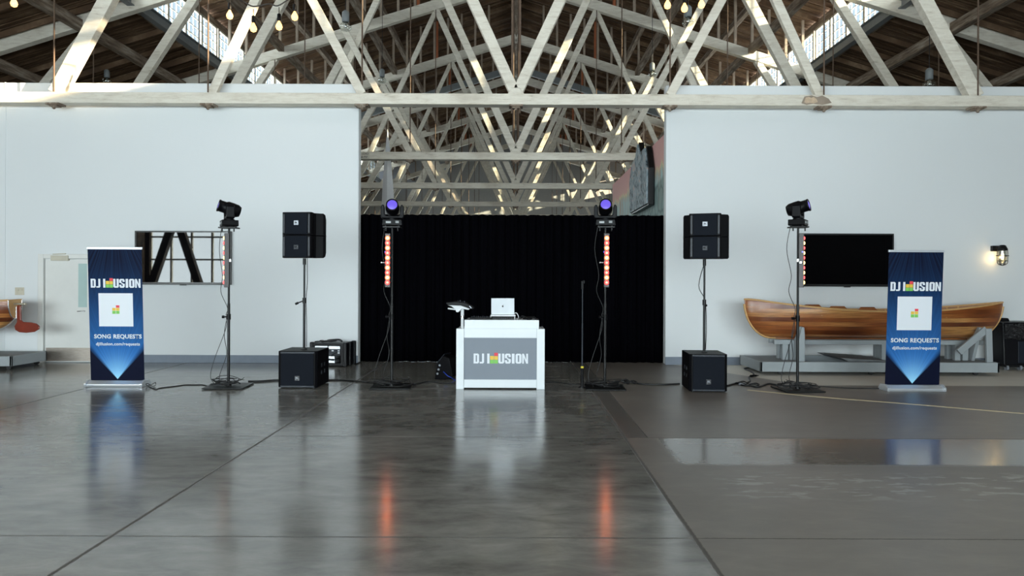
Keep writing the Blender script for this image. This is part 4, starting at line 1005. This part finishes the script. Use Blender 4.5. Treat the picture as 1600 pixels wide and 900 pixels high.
t2 = thing('boat_trolley', 'grey trolley corner under the boat stern beside the door', 'trolley', (q.x - Ls, sy_, 0))
e = P(18, 560, sy_ - .5).x - (q.x - Ls)
MB().box(.4, e, -.5, -.46, .07, .25).box(.4, e, .46, .5, .07, .25).box(e - .04, e, -.5, .5, .07, .25).build('deck_frame', M['grey_paint'], t2, bevel=.006)
MB().box(.4, e - .04, -.46, .46, .22, .245).build('deck_board', M['grey_top'], t2)
for xx in (.8, e - .12):
    for yy in (-.38, .38): MB().cyl((xx, yy - .02, .045), (xx, yy + .02, .045), .045).box(xx - .03, xx + .03, yy - .03, yy + .03, .06, .08).build('caster', M['rubber'], t2)
for xx in (1.0, 3.2): MB().box(xx - .05, xx + .05, -.2, .2, .24, zk2 - .0).build('upright', M['grey_paint'], t2, bevel=.004)

# ------------------------------------------------------------------ waste bin
q = floor_at(1592, 579)
bn = thing('wheelie_bin', 'black wheeled waste bin lined with a shiny bag at the end of the boat', 'waste bin', q)
sH = P(1590, 505, q.y).z
MB().prism([(-.28, .10), (.34, .10), (.40, sH), (-.31, sH)], .0, .5).build('bin_body', M['bin'], bn, bevel=.02)
MB().prism([(-.33, sH - .04), (.42, sH - .04), (.42, sH + .02), (-.33, sH + .02)], -.03, .53).build('bin_rim', M['bin'], bn, bevel=.015)
MB().prism([(-.30, sH + .02), (-.27, sH + .085), (-.06, sH + .085), (-.03, sH + .02)], .2, .5).build('handle_block', M['bin'], bn, bevel=.015)
mb = MB(); rows = []; rnd = random.Random(5)
for j in range(7):
    z = sH - .30 + .30 * j / 6; rows.append([Vector((x, -.035 - .02 * rnd.random(), z + rnd.uniform(-.01, .01))) for x in [-.30 + .72 * i / 16 for i in range(17)]])
mb.grid(rows, True, False); o = mb.build('bin_bag', M['bag'], bn); z_ = o.modifiers.new('t', 'SOLIDIFY'); z_.thickness = .006
MB().box(-.02, .18, -.012, .0, .14, sH - .34).build('front_rib', M['rim'], bn, bevel=.01)
for xx in (-.2, .05, .3):
    MB().cyl((xx - .02, .05, .05), (xx + .02, .05, .05), .05).build('caster', M['badge'], bn)
MB().box(-.24, .34, .02, .45, .06, .105).build('axle_frame', M['black_steel'], bn)

# ------------------------------------------------------------------ wall lantern
q = P(1559, 400, WY)
la = thing('wall_lantern', 'black caged lantern glowing warm on the white wall above the waste bin', 'wall lantern', (q.x, WY, q.z))
MB().box(-.15, .0, -.06, 0, .09, .20).build('back_plate', M['black_steel'], la, bevel=.01)
MB().cyl((-.08, -.03, .15), (0, -.14, .17), .03).lathe([(.03, .21), (.055, .20), (.075, .16), (.09, .13), (.09, .10)], 20, Matrix.Translation((0, -.14, 0))).build('canopy', M['black_steel'], la)
MB().lathe([(.068, .10), (.072, 0), (.068, -.10), (.05, -.155), (.01, -.165)], 20).build('glass_jar', M['lamp_glass'], la, loc=(0, -.14, 0))
mb = MB()
for k in range(6):
    a_ = math.pi * k / 3 + .3; mb.tube([(.085 * math.cos(a_), -.14 + .085 * math.sin(a_), .11), (.088 * math.cos(a_), -.14 + .088 * math.sin(a_), -.1), (.065 * math.cos(a_), -.14 + .065 * math.sin(a_), -.165), (0, -.14, -.19)], .0065, 6, 3)
for z_ in (.0, -.10): mb.tube([(.09 * math.cos(k * math.pi / 6), -.14 + .09 * math.sin(k * math.pi / 6), z_) for k in range(13)], .0065, 6, 2)
mb.beam((-.125, -.14, 0), (-.08, -.14, 0), .015, .015).beam((.08, -.14, 0), (.125, -.14, 0), .015, .015)
mb.build('wire_cage', M['black_steel'], la)
MB().lathe([(.012, .06), (.02, .03), (.034, -.01), (.030, -.05), (.004, -.07)], 14).build('bulb', M['lantern_bulb'], la, loc=(0, -.14, 0))
pl_ = bpy.data.lights.new('lantern_light', 'POINT'); pl_.energy = 2.0; pl_.color = (1, .66, .25); pl_.shadow_soft_size = .04
po = bpy.data.objects.new('lantern_light', pl_); C.objects.link(po); po.parent = la; po.location = (-.10, -.13, -.03)

# ------------------------------------------------------------------ string lights and pendants
def string_light(label, d, bulbs, wire):
    t = thing('string_light', label, 'string lights', P(bulbs[0][0], bulbs[0][1], d), group=None); o0 = t.location.copy()
    def lp_(px, py, dd=d): return P(px, py, dd) - o0
    if wire: MB().tube([lp_(*w_) for w_ in wire], .012, 6, 5).build('wire', M['cable'], t)
    for (px, py, *dd) in bulbs:
        c_ = lp_(px, py, dd[0] if dd else d)
        b_ = MB().lathe([(.014, .055), (.022, .03), (.05, -.02), (.058, -.055), (.045, -.095), (.004, -.115)], 16).build('bulb', M['bulb'], t, loc=c_)
        MB().lathe([(.018, .17), (.032, .16), (.034, .07), (.028, .045)], 12).cyl((0, 0, .16), (0, 0, .28), .008, n=6).build('socket', M['black_plastic'], b_)
string_light('string of glowing bare bulbs under the roof near the reflecting television side', 12.6,
             [(359, 20), (396, 40), (436, 37), (460.5, 22)], [(340, -14), (359, -9), (380, 2), (396, 10), (420, 6), (434, 9), (452, -2), (462, -10), (490, -40)])
string_light('string of glowing bare bulbs under the roof on the boat side of the ridge', 12.6,
             [(1043, 4), (1069.5, 9), (1096, 3)], [(1020, -40), (1043, -24), (1069, -18), (1096, -26), (1120, -50)])
string_light('single glowing bare bulb high over the door side wall', 12.6, [(22, 1)], [(0, -60), (22, -28), (50, -60)])
def pendant(label, px, py, d, s):
    p_ = P(px, py, d); t = thing('pendant_lamp', label, 'pendant lamp', p_, group='glass pendant lamps under the roof'); 
    zt_ = top_z(p_.x) - p_.z - .1
    MB().cyl((0, 0, s * .62), (0, 0, zt_), .008, n=6).build('cord', M['cable'], t)
    MB().lathe([(.02 * s * 4, .62 * s), (.13 * s, .58 * s), (.20 * s, .50 * s), (.20 * s, .0), (.17 * s, -.02 * s)], 18).build('metal_shade', M['steel_beam'], t)
    MB().lathe([(.17 * s, -.02 * s), (.30 * s, -.16 * s), (.34 * s, -.34 * s), (.27 * s, -.46 * s), (.10 * s, -.5 * s)], 18).build('glass_globe', M['lamp_glass'], t)
    MB().lathe([(.05 * s, -.05 * s), (.11 * s, -.16 * s), (.11 * s, -.26 * s), (.02 * s, -.33 * s)], 12).build('bulb', M['bulb_off'], t)
pendant('grey pendant lamp with glass globe, near the bare bulbs', 540, 34, 17, .42)
pendant('grey pendant lamp hanging behind the crossed braces, over the curtain stand', 597, 120, 24, .42)
pendant('pendant lamp just above the white wall over the plain black television', 1452, 124, 17, .42)
pendant('pendant lamp beside the bulbs on the boat side of the ridge', 1075, 26, 17, .42)
pendant('pendant lamp deep under the roof above the mural', 1019, 110, 24, .42)
pendant('small pendant lamp above the white wall over the door', 167, 121, 24, .42)
